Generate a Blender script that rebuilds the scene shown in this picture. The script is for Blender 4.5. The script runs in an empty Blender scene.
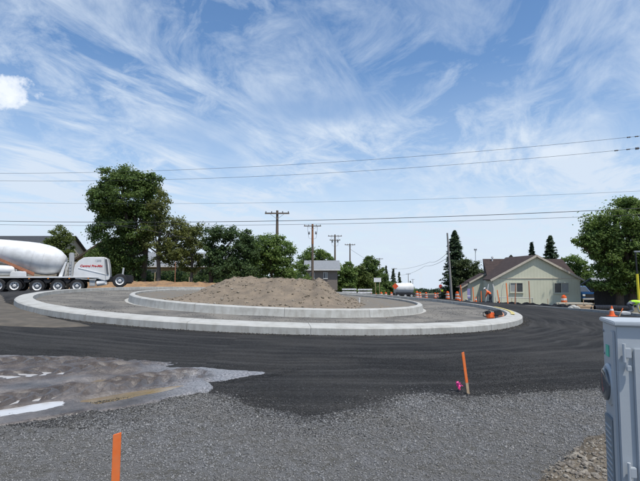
import bpy, bmesh, math, random
import numpy as np
from mathutils import Vector, Matrix, Euler, Quaternion
from math import sin, cos, pi, radians, sqrt, atan, atan2
random.seed(7); np.random.seed(7)
S = bpy.context.scene
C = S.collection

# ------------------------------------------------------------------ camera, sky, sun, exposure
FPX, U0, V0, VH, EYE = 480.0, 320.0, 240.5, 274.0, 1.6
PITCH = atan((VH - V0) / FPX)
cam_d = bpy.data.cameras.new('camera'); cam = bpy.data.objects.new('camera', cam_d); C.objects.link(cam)
cam.location = (0, 0, EYE); cam.rotation_euler = (pi / 2 + PITCH, 0, 0)
cam_d.sensor_width = 36; cam_d.lens = 36 * FPX / 640; cam_d.clip_end = 6000; cam_d.clip_start = .05
S.camera = cam
SUN_EL, SUN_AZ = radians(66), radians(139)          # azimuth from +Y (straight ahead) towards +X (right)
sd = bpy.data.lights.new('sun', 'SUN'); sun = bpy.data.objects.new('sun', sd); C.objects.link(sun)
sdir = Vector((sin(SUN_AZ) * cos(SUN_EL), cos(SUN_AZ) * cos(SUN_EL), sin(SUN_EL)))
sun.rotation_euler = (-sdir).to_track_quat('-Z', 'Y').to_euler(); sun.location = (0, 0, 60)
sd.energy = 2.9; sd.angle = radians(1.2); sd.color = (1, .95, .87)
S.view_settings.view_transform = 'Standard'; S.view_settings.look = 'None'
S.view_settings.exposure = 0.6; S.view_settings.gamma = 1
S.cycles.max_bounces = 8; S.cycles.transparent_max_bounces = 8

def nodes_of(nt):
    nt.nodes.clear()
    def N(t, **k):
        n = nt.nodes.new(t)
        for a, b in k.items():
            if a == 'i':
                for q, w in b.items(): n.inputs[q].default_value = w
            else: setattr(n, a, b)
        return n
    return N, nt.links.new
def vmath(N, L, op, a, b=None):
    n = N('ShaderNodeVectorMath', operation=op)
    for k, x in enumerate((a, b)):
        if x is None: continue
        if isinstance(x, (tuple, list, Vector)): n.inputs[k].default_value = tuple(x)
        else: L(x, n.inputs[k])
    return n
def smath(N, L, op, a, b=None, c=None, clamp=False):
    n = N('ShaderNodeMath', operation=op, use_clamp=clamp)
    for k, x in enumerate((a, b, c)):
        if x is None: continue
        if isinstance(x, (int, float)): n.inputs[k].default_value = x
        else: L(x, n.inputs[k])
    return n.outputs[0]
def ramp(N, L, fac, stops, interp='LINEAR'):
    n = N('ShaderNodeValToRGB'); n.color_ramp.interpolation = interp
    e = n.color_ramp.elements
    while len(e) < len(stops): e.new(.5)
    for k, (p, c) in enumerate(stops):
        e[k].position = p; e[k].color = (c, c, c, 1) if isinstance(c, (int, float)) else tuple(c) + (1,)
    L(fac, n.inputs[0]); return n.outputs[0]
def mixc(N, L, fac, a, b, mode='MIX'):
    n = N('ShaderNodeMix', data_type='RGBA', blend_type=mode)
    for k, x in ((0, fac), (6, a), (7, b)):
        if isinstance(x, (int, float)): n.inputs[k].default_value = x
        elif isinstance(x, (tuple, list)): n.inputs[k].default_value = tuple(x)[:3] + (1,)
        else: L(x, n.inputs[k])
    return n.outputs[2]

def pix_dir(u, v):
    a, b = (u - U0) / FPX, (v - V0) / FPX
    c, s = cos(PITCH), sin(PITCH)
    return Vector((a, c + b * s, s - b * c))

world = bpy.data.worlds.new('World'); S.world = world; world.use_nodes = True
N, L = nodes_of(world.node_tree)
sky = N('ShaderNodeTexSky', sky_type='NISHITA', sun_disc=False, sun_elevation=SUN_EL, sun_rotation=SUN_AZ,
        altitude=600, air_density=1.0, dust_density=.7, ozone_density=1.5)
tc = N('ShaderNodeTexCoord')
dirn = vmath(N, L, 'NORMALIZE', tc.outputs['Generated']).outputs[0]
sep = N('ShaderNodeSeparateXYZ'); L(dirn, sep.inputs[0])
zc = smath(N, L, 'MAXIMUM', sep.outputs[2], 0.0)
den = smath(N, L, 'ADD', zc, .10)
px_ = smath(N, L, 'DIVIDE', sep.outputs[0], den); py_ = smath(N, L, 'DIVIDE', sep.outputs[1], den)
com = N('ShaderNodeCombineXYZ'); L(px_, com.inputs[0]); L(py_, com.inputs[1])
def cloud_noise(scale, rot, loc, sc, detail, rough, dist):
    m = N('ShaderNodeMapping', vector_type='TEXTURE'); m.inputs['Rotation'].default_value = (0, 0, radians(rot)); m.inputs['Scale'].default_value = sc
    m.inputs['Location'].default_value = loc; L(com.outputs[0], m.inputs[0])
    t = N('ShaderNodeTexNoise', noise_dimensions='2D'); L(m.outputs[0], t.inputs['Vector'])
    t.inputs['Scale'].default_value = scale; t.inputs['Detail'].default_value = detail
    t.inputs['Roughness'].default_value = rough; t.inputs['Distortion'].default_value = dist
    return t.outputs[0]
wis = cloud_noise(1.55, 64, (3.3, 1.2, 0), (1.7, .62, 1), 10, .66, .35)      # drawn-out cirrus
wis2 = cloud_noise(2.6, 118, (7.1, 4.4, 0), (1.3, .72, 1), 10, .68, .3)         # cross-wisps
pat = cloud_noise(.75, 10, (1.4, 8.6, 0), (1, 1, 1), 3, .5, .2)             # where the veil is thick
w1 = ramp(N, L, wis, [(.43, 0), (.68, 1)]); w2 = ramp(N, L, wis2, [(.47, 0), (.74, .85)])
pm = ramp(N, L, pat, [(.34, .22), (.58, 1)])
ww = smath(N, L, 'MULTIPLY', smath(N, L, 'MAXIMUM', w1, w2), pm)
veil = ramp(N, L, sep.outputs[2], [(0.0, .95), (.10, .8), (.22, .36), (.4, .08), (.7, .03)])   # thin high cloud seen edge-on: thicker near the horizon
ww = smath(N, L, 'MULTIPLY', ww, ramp(N, L, sep.outputs[2], [(0.0, .5), (.15, .8), (.3, .8)]))
cov = smath(N, L, 'ADD', ww, veil, clamp=True)
cov = smath(N, L, 'MULTIPLY', cov, .97)
hs = N('ShaderNodeHueSaturation', i={'Saturation': 1.24, 'Value': 1.0}); L(sky.outputs[0], hs.inputs['Color'])
skyc = mixc(N, L, cov, hs.outputs[0], (4.35, 5.0, 5.85))
def puff(u, v, ru, rv, seed):
    d0 = pix_dir(u, v).normalized(); right = Vector((1, 0, 0)); right = (right - d0 * right.dot(d0)).normalized(); up = right.cross(d0)
    a = vmath(N, L, 'DOT_PRODUCT', dirn, right * (FPX / ru)).outputs['Value']
    b = vmath(N, L, 'DOT_PRODUCT', dirn, up * (FPX / rv)).outputs['Value']
    f = vmath(N, L, 'DOT_PRODUCT', dirn, d0).outputs['Value']
    r2 = smath(N, L, 'ADD', smath(N, L, 'MULTIPLY', a, a), smath(N, L, 'MULTIPLY', b, b))
    t = N('ShaderNodeTexNoise'); L(vmath(N, L, 'ADD', dirn, (seed, 0, 0)).outputs[0], t.inputs['Vector'])
    t.inputs['Scale'].default_value = 34; t.inputs['Detail'].default_value = 6; t.inputs['Roughness'].default_value = .6
    h = smath(N, L, 'ADD', smath(N, L, 'SUBTRACT', 1.0, r2), smath(N, L, 'MULTIPLY', smath(N, L, 'SUBTRACT', t.outputs[0], .5), 3.2))
    m = ramp(N, L, h, [(.1, 0), (.5, .7), (1, 1)])
    return smath(N, L, 'MULTIPLY', m, smath(N, L, 'GREATER_THAN', f, .5)), b
for (u, v, ru, rv, sd_, k) in ((3, 91, 27, 14, 2.3, .9), (556, 152, 26, 8, 5.1, .2)):
    m, b = puff(u, v, ru, rv, sd_)
    skyc = mixc(N, L, smath(N, L, 'MULTIPLY', m, k), skyc, (6.2, 6.5, 6.9))
bg = N('ShaderNodeBackground'); L(skyc, bg.inputs[0]); bg.inputs[1].default_value = .105
wo = N('ShaderNodeOutputWorld'); L(bg.outputs[0], wo.inputs[0])

# ------------------------------------------------------------------ terrain
CXR, CYR, R1, R2 = -1.85, 21.95, 10.17, 6.33         # roundabout centre, outer and inner kerb radius
PA, PB = -.041, .0083                                 # fall of the junction plane (right is lower, far is a little higher)
def plane(x, y): return PA * x + PB * y
ctrl = []
for x in (-12, -6, 0, 6, 12):
    for y in (0, 6, 12, 18, 24, 30): ctrl.append((x, y, plane(x, y)))
ctrl += [(-21, 38, .12), (-28, 38, .2), (-14, 38, .2), (-14, 44, .42), (-22, 46, .55), (-20, 55, .5), (-32, 46, .7), (-8, 46, .15), (-5, 55, -.2),
         (-20, 22, .6), (-24, 10, .8), (-30, 30, .5), (-60, 40, .9), (-60, 80, .8), (-40, 70, .5), (-20, 80, -.4),
         (17, 47.5, -1.4), (26, 47.5, -1.45), (22, 56, -1.6), (18.2, 27, -.82), (17.5, 35, -1.0), (16.3, 43, -1.2), (16, 51, -1.45), (30, 30, -1.1), (50, 40, -1.8),
         (18, 14, -.66), (30, 8, -.9), (8, 45, -.85), (6, 80, -2.4), (-10, 80, -1.6), (22, 100, -3.4), (17, 80, -2.45), (30, 140, -4.9), (42, 200, -6.9), (10, 140, -4.3), (60, 140, -4.6),
         (40, 80, -2.6), (60, 90, -3), (-40, 140, -2), (80, 200, -7), (0, 200, -6.4), (-80, 200, -4), (70, 300, -10.2), (-20, 300, -9), (150, 300, -10), (120, 120, -4), (-120, 120, 0),
         (0, -20, -.15), (-30, -20, 1.0), (30, -20, -1.2), (0, -80, -.5), (-100, -80, 2), (100, -80, -3), (-140, 20, 2), (140, 20, -4)]
ctrl = np.array(ctrl)
def _U(r2): return np.where(r2 > 1e-9, .5 * r2 * np.log(np.maximum(r2, 1e-9)), 0)
_n = len(ctrl); _K = _U(((ctrl[:, None, :2] - ctrl[None, :, :2]) ** 2).sum(2)) + np.eye(_n) * 2
_P = np.c_[np.ones(_n), ctrl[:, :2]]; _A = np.zeros((_n + 3, _n + 3)); _A[:_n, :_n] = _K; _A[:_n, _n:] = _P; _A[_n:, :_n] = _P.T
_w = np.linalg.solve(_A, np.r_[ctrl[:, 2], 0, 0, 0])
def sstep(t): t = np.clip(t, 0, 1); return t * t * (3 - 2 * t)
def Z(x, y):
    x = np.asarray(x, float); y = np.asarray(y, float); sh = x.shape; x = x.ravel(); y = y.ravel()
    r = np.hypot(x, y); k = np.where(r > 300, 300 / np.maximum(r, 1e-6), 1); xc, yc = x * k, y * k
    z = np.empty_like(x)
    for s in range(0, len(x), 40000):
        e = slice(s, s + 40000)
        r2 = (xc[e, None] - ctrl[None, :, 0]) ** 2 + (yc[e, None] - ctrl[None, :, 1]) ** 2
        z[e] = _U(r2) @ _w[:_n] + _w[_n] + _w[_n + 1] * xc[e] + _w[_n + 2] * yc[e]
    z -= np.maximum(r - 300, 0) * .032
    d1 = np.hypot(x - CXR, y - CYR)
    d2 = np.maximum(np.maximum(np.abs(x) - 9, 0), np.maximum(np.maximum(0 - y, y - 20), 0))
    d = np.minimum(d1 - 11.2, d2)
    w = 1 - sstep(d / 4)
    z = w * plane(x, y) + (1 - w) * z
    return z.reshape(sh)
def zg(x, y): return float(Z(np.array([x]), np.array([y]))[0])
def px(u, v, D):
    d = pix_dir(u, v); return Vector((0, 0, EYE)) + d * (D / d.y)
def gnd(u, v):
    d = pix_dir(u, v); lo, hi = .5, 400
    ts = np.concatenate([np.linspace(1, 60, 1200), np.linspace(60, 400, 800)])
    dz = EYE + d.z / d.y * ts - Z(d.x / d.y * ts, ts)
    i = int(np.argmax(dz < 0)); t = ts[i]
    if i > 0: t = ts[i - 1] + (ts[i] - ts[i - 1]) * dz[i - 1] / (dz[i - 1] - dz[i])
    return Vector((d.x / d.y * t, t, zg(d.x / d.y * t, t)))
def base(u, D):
    x = (u - U0) / FPX * D; return Vector((x, D, zg(x, D)))

# value noise
_tab = np.random.RandomState(3).rand(256, 256)
def vn(x, y):
    xi = np.floor(x).astype(int); yi = np.floor(y).astype(int); fx = x - xi; fy = y - yi
    fx = fx * fx * (3 - 2 * fx); fy = fy * fy * (3 - 2 * fy)
    g = lambda a, b: _tab[a & 255, b & 255]
    return (g(xi, yi) * (1 - fx) + g(xi + 1, yi) * fx) * (1 - fy) + (g(xi, yi + 1) * (1 - fx) + g(xi + 1, yi + 1) * fx) * fy
def fbm(x, y, o=4, s=1.0):
    t = 0; a = .5; n = 0
    for k in range(o):
        t = t + a * vn(x * s + 17.3 * k, y * s + 5.1 * k); n += a; a *= .5; s *= 2.03
    return t / n - .5

# ------------------------------------------------------------------ materials
MATS = {}
def mat(name, col, rough=.7, var=.12, scale=6, bump=0, bscale=60, metal=0, col2=None, spec=.5, coat=0, fac2=(.42, .62), coords='Position', trans=0, wear=None):
    if name in MATS: return MATS[name]
    m = bpy.data.materials.new(name); m.use_nodes = True; N, L = nodes_of(m.node_tree)
    o = N('ShaderNodeOutputMaterial'); b = N('ShaderNodeBsdfPrincipled'); L(b.outputs[0], o.inputs[0])
    b.inputs['Roughness'].default_value = rough; b.inputs['Metallic'].default_value = metal
    b.inputs['Specular IOR Level'].default_value = spec; b.inputs['Coat Weight'].default_value = coat
    if trans: b.inputs['Transmission Weight'].default_value = trans
    if coords == 'Position': src = N('ShaderNodeNewGeometry').outputs['Position']
    else: src = N('ShaderNodeTexCoord').outputs['Object']
    t = N('ShaderNodeTexNoise', i={'Scale': scale, 'Detail': 7, 'Roughness': .62}); L(src, t.inputs['Vector'])
    lo = tuple(c * (1 - var) for c in col); hi = tuple(min(1, c * (1 + var)) for c in col)
    c = ramp(N, L, t.outputs[0], [(.3, lo), (.7, hi)])
    if col2 is not None:
        t2 = N('ShaderNodeTexNoise', i={'Scale': scale * .37, 'Detail': 5, 'Roughness': .6}); L(src, t2.inputs['Vector'])
        c = mixc(N, L, ramp(N, L, t2.outputs[0], [(fac2[0], 0), (fac2[1], 1)]), c, col2)
    L(c, b.inputs['Base Color'])
    r = ramp(N, L, t.outputs[0], [(.3, max(0, rough - .08)), (.7, min(1, rough + .08))]); L(r, b.inputs['Roughness'])
    if bump:
        tb = N('ShaderNodeTexNoise', i={'Scale': bscale, 'Detail': 5, 'Roughness': .65}); L(src, tb.inputs['Vector'])
        bn = N('ShaderNodeBump', i={'Strength': 1.0, 'Distance': bump}); L(tb.outputs[0], bn.inputs['Height']); L(bn.outputs[0], b.inputs['Normal'])
    MATS[name] = m; return m
def leaf_mat(name, col, var=.35, trans=.35):
    if name in MATS: return MATS[name]
    m = bpy.data.materials.new(name); m.use_nodes = True; N, L = nodes_of(m.node_tree)
    o = N('ShaderNodeOutputMaterial'); b = N('ShaderNodeBsdfPrincipled'); b.inputs['Roughness'].default_value = .6; b.inputs['Specular IOR Level'].default_value = .3
    g = N('ShaderNodeNewGeometry')
    c = ramp(N, L, g.outputs['Random Per Island'], [(0, tuple(x * (1 - var) for x in col)), (.6, col), (1, (col[0] * (1 + var * 1.3), col[1] * (1 + var), col[2] * (1 + var * .4)))])
    t = N('ShaderNodeTexNoise', i={'Scale': .55, 'Detail': 3}); L(g.outputs['Position'], t.inputs['Vector'])
    c = mixc(N, L, ramp(N, L, t.outputs[0], [(.4, 0), (.65, .45)]), c, tuple((col[0] * 1.5, col[1] * 1.25, col[2] * .9)))
    L(c, b.inputs['Base Color']); tr = N('ShaderNodeBsdfTranslucent'); L(c, tr.inputs[0])
    x = N('ShaderNodeMixShader', i={0: trans}); L(b.outputs[0], x.inputs[1]); L(tr.outputs[0], x.inputs[2]); L(x.outputs[0], o.inputs[0])
    MATS[name] = m; return m

# ------------------------------------------------------------------ mesh helpers
class MB:
    def __init__(s): s.v = []; s.f = []
    def add(s, vs, fs):
        o = len(s.v); s.v += [tuple(q) for q in vs]; s.f += [tuple(i + o for i in q) for q in fs]; return s
    def box(s, c, d, M=None, rz=0):
        x, y, z = (q / 2 for q in d); R = M or Matrix.Rotation(rz, 3, 'Z'); c = Vector(c)
        vs = [c + R @ Vector((a * x, b * y, e * z)) for e in (-1, 1) for a, b in ((-1, -1), (1, -1), (1, 1), (-1, 1))]
        return s.add(vs, [(3, 2, 1, 0), (4, 5, 6, 7), (0, 1, 5, 4), (1, 2, 6, 5), (2, 3, 7, 6), (3, 0, 4, 7)])
    def bar(s, p, q, w, h=None):
        p, q = Vector(p), Vector(q); d = q - p; h = h or w
        z = d.normalized(); up = Vector((0, 0, 1)) if abs(z.z) < .95 else Vector((0, 1, 0))
        x = up.cross(z).normalized(); y = z.cross(x)
        vs = [b + x * (a * w / 2) + y * (e * h / 2) for b in (p, q) for a, e in ((-1, -1), (1, -1), (1, 1), (-1, 1))]
        return s.add(vs, [(3, 2, 1, 0), (4, 5, 6, 7), (0, 1, 5, 4), (1, 2, 6, 5), (2, 3, 7, 6), (3, 0, 4, 7)])
    def prism(s, poly, y0, y1):          # polygon in xz, extruded along y
        n = len(poly); vs = [(a, y0, b) for a, b in poly] + [(a, y1, b) for a, b in poly]
        return s.add(vs, [tuple(range(n)), tuple(range(2 * n - 1, n - 1, -1))] + [(i, i + n, (i + 1) % n + n, (i + 1) % n) for i in range(n)])
    def lathe(s, prof, p, ax, n=20, cap=True):
        p = Vector(p); z = Vector(ax).normalized(); up = Vector((0, 0, 1)) if abs(z.z) < .95 else Vector((0, 1, 0))
        x = up.cross(z).normalized(); y = z.cross(x); vs = []; fs = []
        for t, r in prof:
            for k in range(n):
                a = 2 * pi * k / n; vs.append(p + z * t + x * (r * cos(a)) + y * (r * sin(a)))
        for i in range(len(prof) - 1):
            for k in range(n): fs.append((i * n + k, i * n + (k + 1) % n, (i + 1) * n + (k + 1) % n, (i + 1) * n + k))
        if cap: fs.append(tuple(range(n - 1, -1, -1))); fs.append(tuple(range((len(prof) - 1) * n, len(prof) * n)))
        return s.add(vs, fs)
    def cyl(s, p, q, r0, r1=None, n=12):
        p, q = Vector(p), Vector(q); return s.lathe([(0, r0), ((q - p).length, r0 if r1 is None else r1)], p, q - p, n)
    def tube(s, pts, rs, n=6):
        pts = [Vector(q) for q in pts]; vs = []; fs = []; m = len(pts)
        if not hasattr(rs, '__len__'): rs = [rs] * m
        ref = Vector((.3, .2, 1)).normalized()
        for i, q in enumerate(pts):
            d = (pts[min(i + 1, m - 1)] - pts[max(i - 1, 0)]).normalized()
            x = d.cross(ref)
            if x.length < .05: x = d.cross(Vector((1, 0, 0)))
            x.normalize(); y = d.cross(x)
            for k in range(n): a = 2 * pi * k / n; vs.append(q + x * (rs[i] * cos(a)) + y * (rs[i] * sin(a)))
        for i in range(m - 1):
            for k in range(n): fs.append((i * n + k, i * n + (k + 1) % n, (i + 1) * n + (k + 1) % n, (i + 1) * n + k))
        fs.append(tuple(range(n - 1, -1, -1))); fs.append(tuple(range((m - 1) * n, m * n)))
        return s.add(vs, fs)
    def mesh(s, name, m=None, smooth=False, bevel=0):
        me = bpy.data.meshes.new(name); me.from_pydata(s.v, [], s.f); me.update()
        bm = bmesh.new(); bm.from_mesh(me); bmesh.ops.recalc_face_normals(bm, faces=bm.faces)
        if bevel: bmesh.ops.bevel(bm, geom=[e for e in bm.edges if len(e.link_faces) == 2 and e.calc_face_angle(0) > .5], offset=bevel, segments=2, affect='EDGES', clamp_overlap=True)
        bm.to_mesh(me); bm.free()
        if smooth:
            me.polygons.foreach_set('use_smooth', [True] * len(me.polygons)); me.set_sharp_from_angle(angle=radians(38))
        if m: me.materials.append(m)
        return me
    def build(s, name, m, parent=None, smooth=False, bevel=0):
        return link(name, s.mesh(name, m, smooth, bevel), parent)
def link(name, me, parent=None):
    o = bpy.data.objects.new(name, me); C.objects.link(o)
    if parent: o.parent = parent
    return o
def tag(o, label=None, cat=None, group=None, kind=None):
    if label: o['label'] = label
    if cat: o['category'] = cat
    if group: o['group'] = group
    if kind: o['kind'] = kind
    return o
def thing(name, label, cat, loc=(0, 0, 0), rz=0, group=None):
    o = bpy.data.objects.new(name, None); C.objects.link(o); o.location = loc; o.rotation_euler = (0, 0, rz); o.empty_display_size = .2
    return tag(o, label, cat, group)
def copy_tree(o, parent=None):
    c = o.copy(); C.objects.link(c)
    if parent: c.parent = parent
    for ch in list(o.children): copy_tree(ch, c)
    return c
def np_mesh(name, V, F, m, smooth=False):
    me = bpy.data.meshes.new(name); V = np.asarray(V, np.float32); F = np.asarray(F, np.int32); k = F.shape[1]
    me.vertices.add(len(V)); me.vertices.foreach_set('co', V.ravel())
    me.loops.add(F.size); me.loops.foreach_set('vertex_index', F.ravel())
    me.polygons.add(len(F)); me.polygons.foreach_set('loop_start', np.arange(0, F.size, k, dtype=np.int32))
    me.polygons.foreach_set('loop_total', np.full(len(F), k, np.int32))
    if smooth: me.polygons.foreach_set('use_smooth', np.ones(len(F), bool))
    me.update(calc_edges=True); me.validate()
    if m: me.materials.append(m)
    return me
def grid_mesh(name, X, Y, Zv, keep, m, smooth=True):
    ny, nx = X.shape; idx = np.arange(nx * ny).reshape(ny, nx)
    F = np.stack([idx[:-1, :-1], idx[:-1, 1:], idx[1:, 1:], idx[1:, :-1]], -1).reshape(-1, 4)
    if keep is not None:
        k = keep.ravel(); F = F[k[F].any(1)]
    used = np.unique(F); mp = np.full(nx * ny, -1); mp[used] = np.arange(len(used))
    V = np.stack([X.ravel(), Y.ravel(), Zv.ravel()], 1)[used]
    return np_mesh(name, V, mp[F], m, smooth)
def poly_sd(P, X, Y):
    """signed distance to a polygon, positive inside"""
    P = np.asarray(P, float); x = X.ravel(); y = Y.ravel(); d = np.full(x.shape, 1e9); ins = np.zeros(x.shape, bool)
    for i in range(len(P)):
        a, b = P[i], P[(i + 1) % len(P)]; e = b - a
        t = np.clip(((x - a[0]) * e[0] + (y - a[1]) * e[1]) / max(1e-9, e @ e), 0, 1)
        d = np.minimum(d, np.hypot(x - a[0] - t * e[0], y - a[1] - t * e[1]))
        c = ((a[1] > y) != (b[1] > y)); 
        with np.errstate(divide='ignore', invalid='ignore'):
            ins ^= c & (x < (b[0] - a[0]) * (y - a[1]) / (b[1] - a[1]) + a[0])
    return np.where(ins, d, -d).reshape(X.shape)
def scatter_rocks(name, P, size, m, seed=0, flat=.62):
    """many small stones as one mesh: P (n,3) seat points, size (n,) mean diameters"""
    r = np.random.RandomState(seed); n = len(P)
    o = np.array([(1, 0, 0), (-1, 0, 0), (0, 1, 0), (0, -1, 0), (0, 0, 1), (0, 0, -1)], float)
    f = np.array([(0, 2, 4), (2, 1, 4), (1, 3, 4), (3, 0, 4), (2, 0, 5), (1, 2, 5), (3, 1, 5), (0, 3, 5)])
    V = o[None] * (1 + r.uniform(-.38, .38, (n, 6, 1))) + r.uniform(-.22, .22, (n, 6, 3))
    s = np.stack([r.uniform(.7, 1.35, n), r.uniform(.6, 1.0, n), r.uniform(.75, 1.15, n) * flat], 1)
    V = V * s[:, None]; 
    t = r.uniform(-.5, .5, (n, 2)); a = r.uniform(0, 2 * pi, n)
    x, y, z = V[..., 0], V[..., 1], V[..., 2]
    x, z = x * np.cos(t[:, :1]) - z * np.sin(t[:, :1]), x * np.sin(t[:, :1]) + z * np.cos(t[:, :1])
    x, y = x * np.cos(a)[:, None] - y * np.sin(a)[:, None], x * np.sin(a)[:, None] + y * np.cos(a)[:, None]
    V = np.stack([x, y, z], -1) * (size / 2)[:, None, None] + P[:, None, :]
    F = (f[None] + 6 * np.arange(n)[:, None, None]).reshape(-1, 3)
    return np_mesh(name, V.reshape(-1, 3), F, m)
# ------------------------------------------------------------------ ground materials
def stone_mat(name, stops, rough=.85):
    m = bpy.data.materials.new(name); m.use_nodes = True; N, L = nodes_of(m.node_tree)
    o = N('ShaderNodeOutputMaterial'); b = N('ShaderNodeBsdfPrincipled', i={'Roughness': rough}); L(b.outputs[0], o.inputs[0])
    g = N('ShaderNodeNewGeometry'); c = ramp(N, L, g.outputs['Random Per Island'], stops)
    p = N('ShaderNodeTexNoise', i={'Scale': 1.1, 'Detail': 6, 'Roughness': .62}); L(g.outputs['Position'], p.inputs['Vector'])
    c = mixc(N, L, ramp(N, L, p.outputs[0], [(.4, 0), (.66, .5)]), c, tuple(x * y for x, y in zip(stops[len(stops) // 2][1], (.62, .56, .46))))
    L(c, b.inputs['Base Color']); return m
def road_mat():
    m = bpy.data.materials.new('fresh_asphalt'); m.use_nodes = True; N, L = nodes_of(m.node_tree)
    o = N('ShaderNodeOutputMaterial'); b = N('ShaderNodeBsdfPrincipled', i={'Roughness': .92, 'Specular IOR Level': .18}); L(b.outputs[0], o.inputs[0])
    g = N('ShaderNodeNewGeometry').outputs['Position']
    d = vmath(N, L, 'SUBTRACT', g, (CXR, CYR, 0)).outputs[0]; s = N('ShaderNodeSeparateXYZ'); L(d, s.inputs[0])
    r = smath(N, L, 'SQRT', smath(N, L, 'ADD', smath(N, L, 'MULTIPLY', s.outputs[0], s.outputs[0]), smath(N, L, 'MULTIPLY', s.outputs[1], s.outputs[1])))
    a = smath(N, L, 'ARCTAN2', s.outputs[0], s.outputs[1])
    wob = N('ShaderNodeTexNoise', i={'Scale': .35, 'Detail': 2}); L(g, wob.inputs['Vector'])
    r2 = smath(N, L, 'ADD', r, smath(N, L, 'MULTIPLY', wob.outputs[0], 1.0))
    cb = N('ShaderNodeCombineXYZ'); L(smath(N, L, 'MULTIPLY', r2, 4.5), cb.inputs[0]); L(smath(N, L, 'MULTIPLY', a, 2.6), cb.inputs[1])
    st = N('ShaderNodeTexNoise', i={'Scale': 1.0, 'Detail': 6, 'Roughness': .6}); L(cb.outputs[0], st.inputs['Vector'])
    big = N('ShaderNodeTexNoise', i={'Scale': .45, 'Detail': 6, 'Roughness': .6}); L(g, big.inputs['Vector'])
    fine = N('ShaderNodeTexNoise', i={'Scale': 55, 'Detail': 4, 'Roughness': .7}); L(g, fine.inputs['Vector'])
    vor = N('ShaderNodeTexVoronoi', i={'Scale': 70}); L(g, vor.inputs['Vector'])
    c = ramp(N, L, st.outputs[0], [(.32, (.0135, .0135, .0138)), (.5, (.036, .0358, .0355)), (.7, (.092, .09, .087))])
    c = mixc(N, L, ramp(N, L, big.outputs[0], [(.45, 0), (.72, .7)]), c, (.088, .083, .075))
    c = mixc(N, L, ramp(N, L, fine.outputs[0], [(.35, .55), (.65, 0)]), c, (.008, .0085, .009))
    sp = N('ShaderNodeSeparateColor'); L(vor.outputs['Color'], sp.inputs[0])
    c = mixc(N, L, ramp(N, L, sp.outputs[0], [(.8, 0), (.98, .45)]), c, (.11, .112, .118))
    L(c, b.inputs['Base Color'])
    h = smath(N, L, 'ADD', vor.outputs['Distance'], smath(N, L, 'MULTIPLY', fine.outputs[0], 1.2))
    h = smath(N, L, 'ADD', h, smath(N, L, 'MULTIPLY', st.outputs[0], 2.0))
    bn = N('ShaderNodeBump', i={'Strength': .9, 'Distance': .02}); L(h, bn.inputs['Height']); L(bn.outputs[0], b.inputs['Normal'])
    return m
M_ROAD = road_mat()
M_SOIL = mat('bare_soil', (.16, .125, .085), .95, .25, 3, .02, 30, col2=(.075, .085, .035), fac2=(.46, .6))
M_TAN = mat('tan_dirt', (.225, .18, .13), .97, .17, 5, .03, 26, col2=(.16, .13, .096), fac2=(.4, .66))
M_ORANGE_SOIL = mat('orange_soil', (.30, .185, .095), .97, .22, 4, .03, 22, col2=(.2, .13, .08))
M_BASE = mat('compacted_base', (.185, .172, .148), .95, .2, 2.2, .012, 70, col2=(.085, .082, .076), fac2=(.42, .66))
M_SHOULDER = mat('brown_gravel', (.125, .108, .085), .97, .25, 5, .02, 55, col2=(.085, .075, .06))
M_GRAVEL = mat('grey_gravel_bed', (.135, .136, .137), .97, .3, 30, .012, 120, col2=(.085, .082, .07))
M_ISLAND = mat('island_gravel', (.17, .16, .14), .97, .22, 8, .02, 60, col2=(.18, .15, .11))
M_CONC = mat('kerb_concrete', (.40, .40, .375), .85, .08, 9, .004, 120, col2=(.31, .305, .28), fac2=(.45, .7))

# ------------------------------------------------------------------ ground sheet and road
ROAD = [(19, -8), (17.5, 12), (18.2, 27), (17.5, 35), (16.3, 43), (16, 51), (18.5, 62), (23, 80), (35, 130), (51, 200), (39, 200), (23, 130), (11, 80), (5, 52), (-2, 44.5),
        (-14, 42), (-80, 44), (-80, 27), (-22, 25), (-17, 18), (-16, 10), (-20, 6), (-20, -8)]
def lines(*segs):
    out = []
    for a, b, st in segs: out += list(np.arange(a, b, st))
    return np.array(out + [segs[-1][1]], float)
gx = lines((-3000, -300, 300), (-300, -100, 20), (-100, -40, 3), (-40, 40, 1), (40, 100, 3), (100, 300, 20), (300, 3000, 300))
gy = lines((-600, -60, 60), (-60, -10, 5), (-10, 64, 1), (64, 210, 2.5), (210, 300, 10), (300, 3000, 300))
X, Y = np.meshgrid(gx, gy); sdv = poly_sd(ROAD, X, Y)
Zg = Z(X, Y) - .25 * sstep((sdv + .0) / 2.5) + .08 * fbm(X, Y, 3, .35) * sstep((-sdv) / 3)
ground = link('ground', grid_mesh('ground', X, Y, Zg, None, M_SOIL)); tag(ground, kind='structure')
rx = lines((-80, -30, 2), (-30, 26, .5), (26, 54, 2)); ry = lines((-8, 62, .5), (62, 202, 2))
X, Y = np.meshgrid(rx, ry); sdv = poly_sd(ROAD, X, Y)
Zr = Z(X, Y) + np.clip(sdv * .12, -.2, .0) + .012 * fbm(X, Y, 2, .6) * (np.hypot(X - CXR, Y - CYR) > 10.5)
hole = (np.hypot(X - CXR, Y - CYR) > 8.8)
road = link('road', grid_mesh('road', X, Y, Zr, (sdv > -.9) & hole, M_ROAD)); tag(road, kind='structure')

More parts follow.
